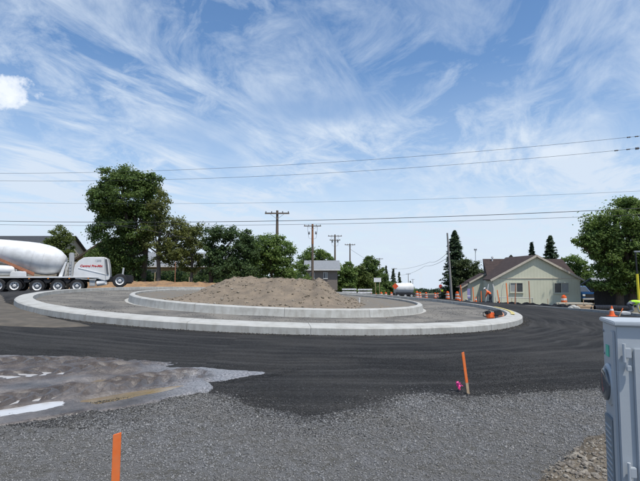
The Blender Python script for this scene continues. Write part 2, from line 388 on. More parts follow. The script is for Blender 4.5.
def layer(name, P, step, thick, m, soft=.35, namp=.25, nscale=1.5, amp=.01, ascale=6, extra=None, sink=.05):
    P = np.asarray(P, float); x0, y0 = P.min(0) - .5; x1, y1 = P.max(0) + .5
    X, Y = np.meshgrid(np.arange(x0, x1, step), np.arange(y0, y1, step))
    sdv = poly_sd(P, X, Y) + namp * 2 * fbm(X, Y, 4, nscale)
    t = sstep((sdv + soft * .3) / soft)
    Zv = Z(X, Y) + t * (thick + sink + amp * 2 * fbm(X, Y, 4, ascale)) - sink
    if extra: Zv = extra(X, Y, Zv, sdv)
    o = link(name, grid_mesh(name, X, Y, Zv, sdv > -soft, m)); tag(o, kind='structure')
    return o, X, Y, Zv, sdv
def wpoly(pts): return [tuple(gnd(u, v)[:2]) for u, v in pts]
def sampler(X, Y, Zv):
    x0, y0 = X[0, 0], Y[0, 0]; st = X[0, 1] - X[0, 0]
    def f(x, y):
        i = np.clip((x - x0) / st, 0, X.shape[1] - 1.001); j = np.clip((y - y0) / st, 0, X.shape[0] - 1.001)
        a = i.astype(int); b = j.astype(int); fx = i - a; fy = j - b
        return (Zv[b, a] * (1 - fx) + Zv[b, a + 1] * fx) * (1 - fy) + (Zv[b + 1, a] * (1 - fx) + Zv[b + 1, a + 1] * fx) * fy
    return f

# foreground gravel bed
MP = wpoly([(-70, 348), (0, 352), (60, 354), (100, 357), (200, 366), (300, 370.5), (275, 376), (235, 382), (190, 389), (120, 402), (60, 411), (0, 420), (-70, 430)])
GP = wpoly([(-60, 424), (0, 420), (60, 411), (120, 402), (185, 389), (235, 392), (262, 404), (307, 412), (348, 406), (383, 394), (420, 390), (465, 394), (520, 391), (600, 386), (690, 382)]) + [(9, 3), (8, -1.5), (-7, -1.5), (-7, 3)]
def gex(X, Y, Zv, s):
    return Zv + .035 * fbm(X, Y, 3, .8) * sstep(s / .6)
_, gX, gY, gZ, gS = layer('gravel_bed', GP, .045, .03, M_GRAVEL, .5, .06, 1.4, .012, 9, gex)
gf = sampler(gX, gY, gZ); gsf = sampler(gX, gY, gS)
rs = np.random.RandomState(11)
def frust(n, y0, y1, pw=1.0):
    y = y0 + (y1 - y0) * rs.rand(n) ** pw; x = rs.uniform(-.74, .74, n) * y; return x, y
x, y = frust(250000, 2.9, 8.6, 1.1); sdp = poly_sd(GP, x, y) + .25 * fbm(x, y, 3, 1.3); mud_sd = poly_sd(MP, x, y); k = (rs.rand(len(x)) < sstep((sdp + .45) / 1.1)) & (mud_sd + .5 * fbm(x, y, 3, 3) < .28 * rs.rand(len(x)) ** 2); x, y = x[k], y[k]
k = fbm(x, y, 3, 1.1) + .22 + .3 * rs.rand(len(x)) > 0; x, y = x[k], y[k]
size = .0085 + .019 * rs.rand(len(x)) ** 3.6; size *= np.clip(y / 4.5, .8, 1.35)
P = np.stack([x, y, np.maximum(gf(x, y), Z(x, y)) + size * .12], 1)
SG = stone_mat('crushed_grey_stone', [(0, (.085, .086, .086)), (.3, (.145, .147, .148)), (.75, (.205, .206, .207)), (.97, (.26, .26, .257)), (1, (.34, .335, .325))])
edge = poly_sd(GP, P[:, 0], P[:, 1]) + .5 * fbm(P[:, 0], P[:, 1], 3, 1.2) < .55 * rs.rand(len(P))
o = link('gravel', scatter_rocks('gravel', P[~edge], size[~edge], SG, 1)); tag(o, 'crushed grey stone gravel spread over the foreground bed', 'gravel', kind='stuff')
SGD = stone_mat('tarred_grey_stone', [(0, (.02, .02, .021)), (.5, (.05, .051, .052)), (.9, (.09, .091, .092)), (1, (.17, .17, .168))])
o = link('tarred_gravel', scatter_rocks('tarred_gravel', P[edge], size[edge], SGD, 9)); tag(o, 'darker stone where the grey gravel meets the black asphalt', 'gravel', kind='stuff')
# loose black stone along the rough edge of the fresh asphalt
x, y = frust(140000, 4.6, 10.5, 1.3); x0_, y0_ = frust(60000, 5, 10.5, 1.0); s_ = gsf(x, y)
sdp = poly_sd(GP, x, y) + .25 * fbm(x, y, 3, 1.1); k = (rs.rand(len(x)) > sstep((sdp + .15) / 1.5)) & (x > -3.2 + (y - 6) * .9) & (rs.rand(len(x)) < np.clip(1.5 - (y - 6) * .32, .1, 1)); e = np.abs(poly_sd(MP, x0_, y0_)); k2 = (rs.rand(len(x0_)) < np.exp(-e / .09) * .8) & (y0_ > 6); x, y = np.r_[x[k], x0_[k2]], np.r_[y[k], y0_[k2]]
msd = poly_sd(MP, x, y); k = msd < .1; x, y, msd = x[k], y[k], msd[k]
size = .008 + .012 * rs.rand(len(x)) ** 2
zb = np.maximum(Z(x, y), gf(x, y) * (y < gY.max()) - 9 * (y >= gY.max()))
P = np.stack([x, y, zb + size * .15 + .018 * (msd > -.05)], 1)
SB = stone_mat('black_stone', [(0, (.01, .0105, .0115)), (.6, (.022, .0235, .026)), (.92, (.045, .047, .05)), (1, (.12, .12, .125))])
o = link('asphalt_crumbs', scatter_rocks('asphalt_crumbs', P, size, SB, 2)); tag(o, 'loose black stone along the edge of the fresh asphalt', 'gravel', kind='stuff')

# mud with ruts and puddles
PUD = [wpoly([(-50, 400), (0, 402.5), (30, 401), (52, 399.5), (66, 401.5), (62, 409), (40, 414), (0, 419), (-50, 424)]),
       wpoly([(80, 400), (105, 394.5), (150, 390), (185, 388.5), (165, 394), (125, 401), (95, 406), (78, 406)]),
       wpoly([(78, 383), (95, 380), (112, 381), (110, 386), (90, 388), (78, 387)]),
       wpoly([(-10, 397), (30, 392), (62, 389), (56, 393.5), (25, 397.5), (-10, 400)]),
       wpoly([(-20, 376), (40, 374), (76, 376.5), (66, 380), (20, 382), (-20, 384)])]
LEV = [min(float(np.quantile(Z(np.array([q[0] for q in p]), np.array([q[1] for q in p])), .85)), 9) + .006 for p in PUD]
TRK = [[tuple(gnd(u, v)[:2]) for u, v in q] for q in ([(-60, 388), (0, 380), (40, 376), (80, 373), (120, 370.5)], [(-40, 409), (40, 398), (80, 393), (120, 388), (165, 382), (190, 378)], [(-40, 367), (40, 364), (110, 362), (160, 362)])]
def track_field(q, X, Y):
    best = np.full(X.shape, 9.); arc = np.zeros(X.shape); lat = np.zeros(X.shape); acc = 0
    for a, b in zip(q[:-1], q[1:]):
        a, b = np.array(a), np.array(b); e = b - a; ln = np.hypot(*e); e /= ln
        t = np.clip((X - a[0]) * e[0] + (Y - a[1]) * e[1], 0, ln); dx = X - a[0] - t * e[0]; dy = Y - a[1] - t * e[1]
        d = np.hypot(dx, dy); u = d < best; best = np.where(u, d, best); arc = np.where(u, acc + t, arc); lat = np.where(u, dx * -e[1] + dy * e[0], lat); acc += ln
    return best, arc, lat
def mex(X, Y, Zv, s):
    Zv = Zv + .035 * fbm(X, Y, 4, 1.7) + .022 * fbm(X, Y, 4, 7)
    for p, lv in zip(PUD, LEV):
        sp = poly_sd(p, X, Y) + .14 * fbm(X, Y, 4, 3)
        w = sstep((sp + .10) / .12); ins = lv - .006 - .02 * sstep(sp / .12) + .022 * fbm(X, Y, 3, 5)
        rim = np.maximum(Zv, lv + .008 + .02 * fbm(X, Y, 3, 5)); ring = sstep((sp + .45) / .15)
        Zv = Zv * (1 - ring) + rim * ring; Zv = Zv * (1 - w) + ins * w
    for q in TRK:
        best, arc, lat = track_field(q, X, Y); w = 1 - sstep((best - .18) / .08)
        lug = np.clip(2.6 * np.sin((arc + .7 * np.abs(lat)) * 2 * pi / .21), -1, 1)
        Zv = Zv + w * (-.004 + .042 * lug + .022 * fbm(X, Y, 2, 6)) + .045 * np.exp(-((best - .29) / .06) ** 2) * (1 + 1.5 * fbm(X, Y, 2, 4))
    fl = Z(X, Y) + .005; wet = np.zeros(X.shape, bool); sps = [poly_sd(p, X, Y) for p in PUD]
    for sp in sps: wet |= sp > -.01
    for sp, lv in zip(sps, LEV): Zv = np.where((sp > -.26) & ~wet, np.maximum(Zv, lv + .005 + .012 * np.abs(fbm(X, Y, 3, 9))), Zv)
    return np.where((s > .2) & ~wet, np.maximum(Zv, fl), Zv)
def mud_mat():
    m = bpy.data.materials.new('wet_mud'); m.use_nodes = True; N, L = nodes_of(m.node_tree)
    o = N('ShaderNodeOutputMaterial'); b = N('ShaderNodeBsdfPrincipled'); L(b.outputs[0], o.inputs[0])
    g = N('ShaderNodeNewGeometry').outputs['Position']
    t = N('ShaderNodeTexNoise', i={'Scale': 2.3, 'Detail': 7, 'Roughness': .6}); L(g, t.inputs['Vector'])
    f = N('ShaderNodeTexNoise', i={'Scale': 40, 'Detail': 5, 'Roughness': .65}); L(g, f.inputs['Vector'])
    s = N('ShaderNodeSeparateXYZ'); L(g, s.inputs[0])
    far = ramp(N, L, smath(N, L, 'ADD', smath(N, L, 'MULTIPLY', s.outputs[0], .35), smath(N, L, 'MULTIPLY', s.outputs[1], .14)), [(.02, 0), (.35, 1)])   # greyer silt away from the ruts, paler with wet sheen put into the colour
    c = ramp(N, L, t.outputs[0], [(.32, (.06, .053, .048)), (.5, (.14, .122, .11)), (.68, (.24, .22, .205))])
    c2 = ramp(N, L, f.outputs[0], [(.35, (.15, .15, .158)), (.6, (.31, .31, .32))])
    c = mixc(N, L, far, c, c2)
    c = mixc(N, L, ramp(N, L, f.outputs[0], [(.4, .4), (.6, 0)]), c, (.03, .027, .025))
    at = N('ShaderNodeAttribute', attribute_name='churned_lug_shade'); c = mixc(N, L, smath(N, L, 'MULTIPLY', at.outputs['Fac'], .85), c, (.062, .047, .036)); L(c, b.inputs['Base Color'])
    L(ramp(N, L, t.outputs[0], [(.35, .12), (.65, .55)]), b.inputs['Roughness'])
    bn = N('ShaderNodeBump', i={'Strength': .8, 'Distance': .012}); L(f.outputs[0], bn.inputs['Height']); L(bn.outputs[0], b.inputs['Normal'])
    return m
mudo, mX, mY, mZ, mS = layer('mud', MP, .03, .035, mud_mat(), .8, .2, 2.2, .01, 6, mex, .06)
co = np.empty(len(mudo.data.vertices) * 3, np.float32); mudo.data.vertices.foreach_get('co', co); co = co.reshape(-1, 3); ch = np.zeros(len(co))
for q in TRK:      # tyre-turned earth, darker and browner, with lug shading painted into the bars
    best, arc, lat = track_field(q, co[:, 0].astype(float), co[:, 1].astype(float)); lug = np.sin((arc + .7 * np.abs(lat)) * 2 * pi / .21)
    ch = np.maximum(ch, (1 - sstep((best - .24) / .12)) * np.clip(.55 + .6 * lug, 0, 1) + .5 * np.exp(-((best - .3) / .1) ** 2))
ch = np.clip(ch * (.75 + 1.2 * fbm(co[:, 0], co[:, 1], 3, 3)), 0, 1).astype(np.float32); at = mudo.data.attributes.new('churned_lug_shade', 'FLOAT', 'POINT'); at.data.foreach_set('value', ch)
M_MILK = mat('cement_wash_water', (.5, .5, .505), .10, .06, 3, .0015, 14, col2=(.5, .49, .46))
M_BROWNW = mat('silty_water', (.30, .205, .085), .12, .08, 3, .001, 14, col2=(.17, .13, .08))
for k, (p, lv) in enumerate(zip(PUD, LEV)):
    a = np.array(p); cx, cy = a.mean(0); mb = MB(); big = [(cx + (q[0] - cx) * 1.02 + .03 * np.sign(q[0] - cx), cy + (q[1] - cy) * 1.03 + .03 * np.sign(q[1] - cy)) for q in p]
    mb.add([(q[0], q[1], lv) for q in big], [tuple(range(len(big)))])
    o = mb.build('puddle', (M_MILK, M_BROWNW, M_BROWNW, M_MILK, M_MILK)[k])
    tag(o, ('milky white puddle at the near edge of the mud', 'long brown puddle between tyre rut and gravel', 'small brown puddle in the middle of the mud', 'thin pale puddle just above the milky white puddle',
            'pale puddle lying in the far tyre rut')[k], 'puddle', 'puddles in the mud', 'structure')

# brown verge with stones beside the meter cabinet
VP = wpoly([(515, 500), (535, 474), (553, 458), (572, 444), (600, 432), (640, 428), (690, 430)]) + [(3.6, 2.4), (2.6, 1.2), (1.2, 1.6), (1.5, 2.6)]
verge, vX, vY, vZ, vS = layer('verge', VP, .03, .085, mat('verge_soil', (.105, .083, .056), .97, .3, 14, .012, 70, col2=(.17, .145, .11)), .3, .1, 3, .02, 7, None, .05)
vf = sampler(vX, vY, vZ)
SV = mat('pale_cobble', (.25, .225, .185), .9, .3, 20, .002, 200, col2=(.2, .18, .15))
SV2 = mat('brown_cobble', (.17, .15, .125), .9, .3, 20, .002, 200)
shapes = []
for k in range(7):
    bm = bmesh.new(); bmesh.ops.create_icosphere(bm, subdivisions=1, radius=.5); r = random.Random(k)
    for v in bm.verts: v.co = Vector((v.co.x * 1.15, v.co.y * .85, v.co.z * .6)) * r.uniform(.8, 1.15)
    me = bpy.data.meshes.new('stone'); bm.to_mesh(me); bm.free(); me.materials.append(SV if k % 3 else SV2); shapes.append(me)
r = random.Random(5); n = 0
for _ in range(2500):
    u, v = r.uniform(535, 615), r.uniform(438, 490); q = gnd(u, v)
    if n >= 300: break
    s = float(sampler(vX, vY, vS)(np.array([q.x]), np.array([q.y]))[0])
    if s < .05 or r.random() > ((v - 436) / 48) ** 1.2 * (.25 + .75 * min(1, (u - 530) / 50)): continue
    o = link('stone', shapes[n % 7], verge); d = r.uniform(.014, .036) if r.random() < .82 else r.uniform(.036, .062)
    o.location = (q.x, q.y, float(vf(np.array([q.x]), np.array([q.y]))[0]) + d * .12); o.scale = (d,) * 3
    o.rotation_euler = (r.uniform(-.5, .5), r.uniform(-.5, .5), r.uniform(0, 6.3)); n += 1
x = rs.uniform(1.0, 3.4, 9000); y = rs.uniform(2.6, 5.4, 9000); s_ = sampler(vX, vY, vS)(x, y); k = s_ > .03; x, y = x[k], y[k]; size = .006 + .022 * rs.rand(len(x)) ** 2
SVs = stone_mat('verge_chips', [(0, (.05, .042, .033)), (.5, (.13, .115, .095)), (.85, (.22, .2, .17)), (1, (.4, .38, .34))])
o = link('pebbles', scatter_rocks('pebbles', np.stack([x, y, vf(x, y) + size * .1], 1), size, SVs, 4)); tag(o, 'small brown pebbles over the verge beside the cabinet', 'gravel', kind='stuff')

# brown gravel shoulder left of the kerb, orange soil bank before the trees
layer('shoulder', wpoly([(-80, 296), (0, 294), (14, 304), (60, 318), (105, 327), (60, 328.5), (0, 327), (-80, 325)]), .12, .04, M_SHOULDER, .6, .2, .8, .02, 2)
bank, *_ = layer('soil_bank', [(-26, 42.5), (-18, 41.3), (-9, 41.5), (-3, 44), (-6, 47), (-20, 46.2), (-27, 46.5)], .2, .42, M_ORANGE_SOIL, 1.6, .5, .7, .3, 1.1)

# ------------------------------------------------------------------ roundabout
rb_rot = Euler((atan(PB), -atan(PA), 0)); rb_loc = Vector((CXR, CYR, plane(CXR, CYR)))
def frame(name, kind='structure'):
    o = bpy.data.objects.new(name, None); C.objects.link(o); o.location = rb_loc; o.rotation_euler = rb_rot; o['kind'] = kind; return o
def kerb(name, prof, nsec, off, m, gap=.005, nsub=10):
    root = frame(name); R = prof[0][0]; a0 = 2 * pi / nsec; ga = gap / R
    for var in range(3):
        pass
    meshes = []
    for var in range(3):
        rv = random.Random(var + nsec); mb = MB(); k = len(prof); vs = []; fs = []
        for i in range(nsub + 1):
            a = -a0 / 2 + ga + (a0 - 2 * ga) * i / nsub; j = rv.uniform(-.006, .006)
            for r_, z_ in prof: vs.append(((r_ + j) * sin(a), (r_ + j) * cos(a), z_ + rv.uniform(-.003, .003)))
        for i in range(nsub):
            for q in range(k): fs.append((i * k + q, i * k + (q + 1) % k, (i + 1) * k + (q + 1) % k, (i + 1) * k + q))
        fs += [tuple(range(k)), tuple(range(nsub * k, (nsub + 1) * k))]
        mb.add(vs, fs); meshes.append(mb.mesh('kerb_section', m))
    for i in range(nsec):
        o = link('kerb_section', meshes[i % 3], root); o.rotation_euler = (0, 0, off + i * a0)
    return root
def kerb_mat():
    m = bpy.data.materials.new('poured_kerb'); m.use_nodes = True; N, L = nodes_of(m.node_tree)
    o = N('ShaderNodeOutputMaterial'); b = N('ShaderNodeBsdfPrincipled', i={'Roughness': .85}); L(b.outputs[0], o.inputs[0])
    g = N('ShaderNodeNewGeometry'); p = g.outputs['Position']; oi = N('ShaderNodeObjectInfo')
    t = N('ShaderNodeTexNoise', i={'Scale': 3.2, 'Detail': 8, 'Roughness': .62}); L(p, t.inputs['Vector'])
    mp = N('ShaderNodeMapping'); mp.inputs['Scale'].default_value = (9, 9, 1.2); L(p, mp.inputs[0])
    st = N('ShaderNodeTexNoise', i={'Scale': 1, 'Detail': 5, 'Roughness': .6}); L(mp.outputs[0], st.inputs['Vector'])   # runs down the form face
    c = ramp(N, L, t.outputs[0], [(.3, (.31, .305, .28)), (.5, (.4, .4, .375)), (.75, (.46, .46, .44))])
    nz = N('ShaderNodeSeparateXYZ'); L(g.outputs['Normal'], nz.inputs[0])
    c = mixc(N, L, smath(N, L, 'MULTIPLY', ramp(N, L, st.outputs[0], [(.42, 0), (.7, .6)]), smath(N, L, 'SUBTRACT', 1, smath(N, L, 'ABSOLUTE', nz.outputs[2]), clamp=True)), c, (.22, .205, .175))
    c = mixc(N, L, smath(N, L, 'MULTIPLY', oi.outputs['Random'], .1), c, (.3, .295, .27))
    L(c, b.inputs['Base Color'])
    f = N('ShaderNodeTexNoise', i={'Scale': 70, 'Detail': 4}); L(p, f.inputs['Vector'])
    bn = N('ShaderNodeBump', i={'Strength': .6, 'Distance': .005}); L(f.outputs[0], bn.inputs['Height']); L(bn.outputs[0], b.inputs['Normal'])
    return m
M_KERB = kerb_mat()
ok = kerb('outer_kerb', [(R1 + .035, -.12), (R1 + .015, .165), (R1 - .03, .198), (R1 - .50, .24), (R1 - .53, .23), (R1 - .54, -.12)], 21, .16, M_KERB)
ik = kerb('inner_kerb', [(R2 + .21, -.12), (R2 + .21, .052), (R2 + .07, .04), (R2 + .02, .29), (R2 - .02, .318), (R2 - .16, .33), (R2 - .18, .31), (R2 - .18, -.12)], 13, .11, M_KERB)
def polar(name, r0, r1, nr, na, hf, m):
    rr = np.linspace(r0, r1, nr); aa = np.linspace(0, 2 * pi, na + 1); R_, A_ = np.meshgrid(rr, aa); x = R_ * np.sin(A_); y = R_ * np.cos(A_)
    o = link(name, grid_mesh(name, x, y, hf(x, y, R_), None, m)); o.location = rb_loc; o.rotation_euler = rb_rot; tag(o, kind='structure'); return o
polar('truck_apron', R2 + .19, R1 - .52, 40, 240, lambda x, y, r: .055 + .035 * (r - R2) / (R1 - R2) + .03 * fbm(x, y, 4, .9), M_BASE)
def hmound(x, y, r):
    xs = np.array([-4.6, -4.0, -3.4, -2.8, -2.2, -1.4, 0, .9, 1.2, 1.5, 1.75, 2.1, 2.45, 2.8, 3.2, 3.7, 5.0, 6.2])
    hs = np.array([-.06, .06, .24, .56, .80, .88, .86, .88, .86, .80, .92, .74, .46, .25, .12, .03, -.04, -.08])
    h = np.interp(x, xs, hs)
    t = np.abs(y + .15 + .3 * np.sin(x)) / np.where(y < 0, 5.6, 5.2)
    h = h * (1 - sstep((t - .12) / .88) ** 1.0)
    n = fbm(x, y, 5, .9); rid = np.abs(fbm(x * 1.3 + 3, y * .35, 4, 1.2))
    return .225 + h * (1.06 + .22 * n - .42 * rid) + (.27 * fbm(x, y, 5, 2.0) + .09 * fbm(x + 9, y, 3, 6)) * (.12 + np.maximum(h, 0)) + .02 * n - .03
isl = polar('island', .02, R2 - .17, 30, 200, lambda x, y, r: .235 + .03 * fbm(x, y, 4, 1.2), M_ISLAND)
polar('dirt_mound', .02, R2 - .2, 130, 420, hmound, M_TAN)
n = 7000; a = rs.uniform(0, 2 * pi, n); rr = (R2 - .25) * np.sqrt(rs.rand(n)); x, y = rr * np.sin(a), rr * np.cos(a)
size = .018 + .12 * rs.rand(n) ** 7; hz = hmound(x, y, rr); clod = scatter_rocks('dirt_clods', np.stack([x, y, hz + size * .15], 1), size, stone_mat('clod', [(0, (.17, .14, .10)), (.7, (.24, .2, .15)), (1, (.36, .33, .28))]), 6)
o = link('dirt_clods', clod); o.location = rb_loc; o.rotation_euler = rb_rot; tag(o, 'clods and stones scattered over the tan dirt mound', 'dirt', kind='stuff')
n = 9000; a = rs.uniform(0, 2 * pi, n); rr = R1 + .03 + .32 * rs.rand(n) ** 2.5; size = .012 + .035 * rs.rand(n) ** 3
P = np.stack([CXR + rr * np.sin(a), CYR + rr * np.cos(a), np.zeros(n)], 1); P[:, 2] = plane(P[:, 0], P[:, 1]) + size * .15
o = link('kerb_debris', scatter_rocks('kerb_debris', P, size, stone_mat('debris', [(0, (.02, .02, .02)), (.6, (.05, .047, .042)), (1, (.17, .15, .12))]), 12)); tag(o, 'dark crumbs and soil along the foot of the outer kerb', 'gravel', kind='stuff')
n = 16000; a = rs.uniform(0, 2 * pi, n); rr = np.sqrt(rs.uniform((R2 + .22) ** 2, (R1 - .56) ** 2, n)); k = fbm(rr * np.sin(a), rr * np.cos(a), 3, .8) + .12 * rs.randn(n) > 0; a, rr = a[k], rr[k]; size = .012 + .03 * rs.rand(len(a)) ** 3
x, y = rr * np.sin(a), rr * np.cos(a); P = np.stack([x, y, .055 + .035 * (rr - R2) / (R1 - R2) + .03 * fbm(x, y, 4, .9) + size * .15], 1)
o = link('apron_stones', scatter_rocks('apron_stones', P, size, stone_mat('apron_stone', [(0, (.06, .057, .052)), (.6, (.13, .122, .108)), (1, (.26, .25, .225))]), 13)); o.location = rb_loc; o.rotation_euler = rb_rot; tag(o, 'loose stones over the unpaved truck apron between the kerbs', 'gravel', kind='stuff')
def island_pt(u, v, h=.24):      # point on the tilted roundabout plane, h above it
    d = pix_dir(u, v); t = (h - EYE) / (d.z - PA * d.x - PB * d.y); return Vector((0, 0, EYE)) + d * t
# ------------------------------------------------------------------ trees
M_BARK = mat('bark', (.085, .065, .048), .95, .3, 5, .02, 22)
M_BARK2 = mat('grey_bark', (.12, .105, .09), .95, .3, 5, .02, 22)
LF = {k: leaf_mat('leaf_' + k, c, v, t) for k, c, v, t in (
    ('dark', (.10, .165, .05), .5, .5), ('deep', (.068, .118, .045), .5, .45), ('olive', (.14, .17, .055), .45, .48), ('mid', (.13, .21, .06), .5, .5),
    ('light', (.095, .135, .035), .3, .4), ('spruce', (.055, .095, .052), .4, .3), ('pale', (.065, .095, .04), .3, .35), ('blue', (.045, .08, .05), .3, .2))}
def leaf_quads(Cn, nrm, size, rs_, asp=.62):
    n = len(Cn); t = rs_.normal(size=(n, 3)); nrm = nrm / np.linalg.norm(nrm, axis=1, keepdims=True)
    a = np.cross(nrm, t); a /= np.linalg.norm(a, axis=1, keepdims=True); b = np.cross(nrm, a)
    s = size[:, None]; V = np.stack([Cn - a * s, Cn + b * s * asp + nrm * s * .15, Cn + a * s, Cn - b * s * asp + nrm * s * .15], 1)
    return V.reshape(-1, 3)
NL = 2.1
def tree(name, label, u, D, lobes, leaf, lsize=.16, nsub=26, nleaf=46, bark=None, trunk_r=.2, trunks=None, group='broadleaf trees', seed=1, sub=.52, cat='tree', lean=0):
    """lobes: (u, v, ru, rv) in photo pixels, stood up at distance D; depth taken from the width"""
    rs_ = np.random.RandomState(seed); rr = random.Random(seed); k = D / FPX
    b0 = base(u, D); root = thing(name, label, cat, b0, 0, group)
    cs, ns = [], []; tips = []
    for (lu, lv, ru, rv) in lobes:
        c = np.array(px(lu, lv, D)) - np.array(b0); R = np.array([ru * k, (ru + rv) * .5 * k, rv * k]); c[1] += rs_.uniform(-.25, .25) * R[1]
        tips.append((Vector(c), R))
        m = max(6, int(nsub * 1.9 * (ru * rv * k * k) ** .75 / 3))
        d = rs_.normal(size=(m, 3)); d /= np.linalg.norm(d, axis=1, keepdims=True); d[:, 2] = d[:, 2] * .95 + .06
        rad = rs_.uniform(.2, 1.0, (m, 1)) ** .45 * rs_.uniform(.8, 1.25, (m, 1))
        sc = c + d * rad * R
        sr = sub * (.55 + .6 * rs_.rand(m, 1)) * np.clip(np.sqrt(R.mean()), .5, 1.5)
        q = rs_.normal(size=(m, int(nleaf * NL), 3)) * .5; q[..., 2] *= .62
        p = sc[:, None] + q * sr[:, None]
        nn = q * .9 + rs_.normal(size=q.shape) * .6 + np.array([0, 0, .55])
        cs.append(p.reshape(-1, 3)); ns.append(nn.reshape(-1, 3))
    P = np.concatenate(cs); Nn = np.concatenate(ns); ok_ = P[:, 2] > .12; P, Nn = P[ok_], Nn[ok_]
    V = leaf_quads(P, Nn, lsize * .74 * rs_.uniform(.55, 1.25, len(P)), rs_)
    cr = link('crown', np_mesh('crown', V, np.arange(len(V)).reshape(-1, 4), LF[leaf]), root)
    top = max(t[0].z for t in tips); tr = MB()
    cen = sum((t[0] for t in tips), Vector()) / len(tips)
    for (tu, lean_) in (trunks or [(u, 0)]):
        x0 = (tu - u) * k; hgt = max(.8, min(t[0].z for t in tips) + .35 * (top - min(t[0].z for t in tips)))
        pts = [Vector((x0, 0, -.15)), Vector((x0 + .05 + lean_ * .3, .05, hgt * .35)), Vector((x0 + lean_ * .7 + rr.uniform(-.1, .1), .0, hgt * .7)), Vector((x0 + lean_, .05, hgt))]
        tr.tube(pts, [trunk_r * 1.25, trunk_r, trunk_r * .85, trunk_r * .7], 9)
    tr.build('trunk', bark or M_BARK, root, True)
    for (c, R) in tips:
        lb = MB(); st = pts[2] if len(trunks or [0]) == 1 else Vector(((trunks[rr.randrange(len(trunks))][0] - u) * k, 0, hgt * .6))
        for j in range(3):
            e = c + Vector((rr.uniform(-.6, .6) * R[0], rr.uniform(-.5, .5) * R[1], rr.uniform(-.2, .75) * R[2])); mid = st.lerp(e, .5) + Vector((rr.uniform(-.2, .2), rr.uniform(-.2, .2), rr.uniform(-.1, .35)))
            lb.tube([st, mid, e], [trunk_r * .5, trunk_r * .3, trunk_r * .06], 5)
        lb.build('limb', bark or M_BARK, root, True)
    return root
def conifer(name, label, u, D, vtop, half_px, leaf='spruce', vbot=None, seed=1, nb=150, group='conifers', lsize=.2, power=.85):
    rs_ = np.random.RandomState(seed); k = D / FPX; b0 = base(u, D); root = thing(name, label, 'tree', b0, 0, group)
    H = px(u, vtop, D).z - b0.z; R = half_px * k; z0 = max(.25, (px(u, vbot, D).z - b0.z) if vbot else H * .06)
    P, Nn, Sz = [], [], []
    for i in range(nb):
        t = (i + rs_.rand()) / nb; z = z0 + (H - z0) * t; L_ = R * (1 - t) ** power * rs_.uniform(.62, 1.12) + .06; a = rs_.uniform(0, 2 * pi)
        d = np.array([cos(a), sin(a), 0]); m = int(10 + 26 * L_ / max(R, .1)); s = rs_.rand(m) ** .75 * L_
        p = d * s[:, None]; p[:, 2] = z - .28 * s + .12 * s * s / max(L_, .1); side = np.array([-sin(a), cos(a), 0])
        p += side * (rs_.normal(size=m) * .16 * (L_ - s * .6))[:, None] + rs_.normal(size=(m, 3)) * .05
        P.append(p); Nn.append(rs_.normal(size=(m, 3)) * .5 + np.array([0, 0, 1]) + d * .35); Sz.append(np.full(m, lsize) * rs_.uniform(.6, 1.2, m))
    P = np.concatenate(P); V = leaf_quads(P, np.concatenate(Nn), np.concatenate(Sz), rs_, .38)
    link('crown', np_mesh('crown', V, np.arange(len(V)).reshape(-1, 4), LF[leaf]), root)
    MB().tube([(0, 0, -.15), (0, .02, H * .5), (0, 0, H * .97)], [.028 * H * .6, .016 * H * .6, .02], 8).build('trunk', M_BARK, root, True)
    return root
# left side, near to far
tree('maple_tree', 'tallest dark leafy tree, standing behind the rear of the white mixer truck', 128, 50, [(126, 196, 32, 25), (104, 200, 15, 17), (146, 186, 13, 12), (113, 232, 24, 22), (141, 225, 20, 26), (108, 262, 18, 18), (130, 258, 18, 18), (126, 178, 18, 9)], 'dark', .17, 30, 60, trunk_r=.27, trunks=[(134, -.3), (143, .4)], seed=3, group='trees left of the road')
tree('pine_tree', 'ragged olive pine with bare trunk right of the tallest leafy tree', 160, 49, [(159, 204, 11, 14), (166, 228, 20, 12), (150, 238, 13, 14), (178, 242, 17, 12), (186, 232, 11, 8), (164, 254, 14, 9), (176, 260, 12, 7)], 'olive', .15, 24, 44, M_BARK2, .2, [(159, -.2)], seed=5, group='trees left of the road')
tree('juniper_tree', 'olive tree with gaps in its crown between the ragged pine and the dark cedar', 192, 48, [(189, 232, 14, 9), (197, 244, 13, 11), (184, 254, 10, 9), (199, 262, 9, 8), (190, 266, 11, 7)], 'olive', .14, 24, 44, M_BARK2, .14, [(191, .1)], seed=6, group='trees left of the road')
tree('cedar_tree', 'broad dark cedar with flat layered crown behind the dirt mound', 224, 46, [(218, 235, 15, 8), (234, 238, 17, 8), (212, 252, 13, 10), (230, 256, 20, 12), (248, 250, 10, 12), (222, 270, 20, 10), (245, 270, 14, 9)], 'deep', .15, 30, 56, trunk_r=.2, trunks=[(211, 0), (228, .1)], seed=7, group='trees left of the road')
tree('ash_tree', 'brighter green bushy tree below the pole with the heavy crossarm', 272, 48, [(266, 243, 13, 11), (284, 250, 10, 13), (262, 262, 14, 14), (281, 268, 12, 12), (272, 254, 14, 12), (290, 276, 9, 7)], 'mid', .15, 30, 50, trunk_r=.16, seed=8, group='trees left of the road')
tree('shade_tree', 'dark rounded tree filling the gap between cedar and bright bushy tree', 255, 56, [(250, 246, 12, 12), (256, 262, 14, 16), (240, 268, 12, 10)], 'deep', .17, 26, 44, trunk_r=.16, seed=9, group='trees left of the road')
tree('young_tree', 'small light green tree behind the mixer drum', 58, 52, [(58, 236, 11, 11), (50, 246, 8, 9), (66, 247, 9, 10), (58, 256, 14, 12)], 'light', .15, 24, 44, trunk_r=.1, seed=10, group='trees left of the road')
tree('garden_tree', 'round green tree behind the grey house', 316, 96, [(312, 258, 12, 9), (326, 260, 9, 8), (304, 268, 9, 10)], 'mid', .26, 22, 40, trunk_r=.2, seed=11, group='trees left of the road')
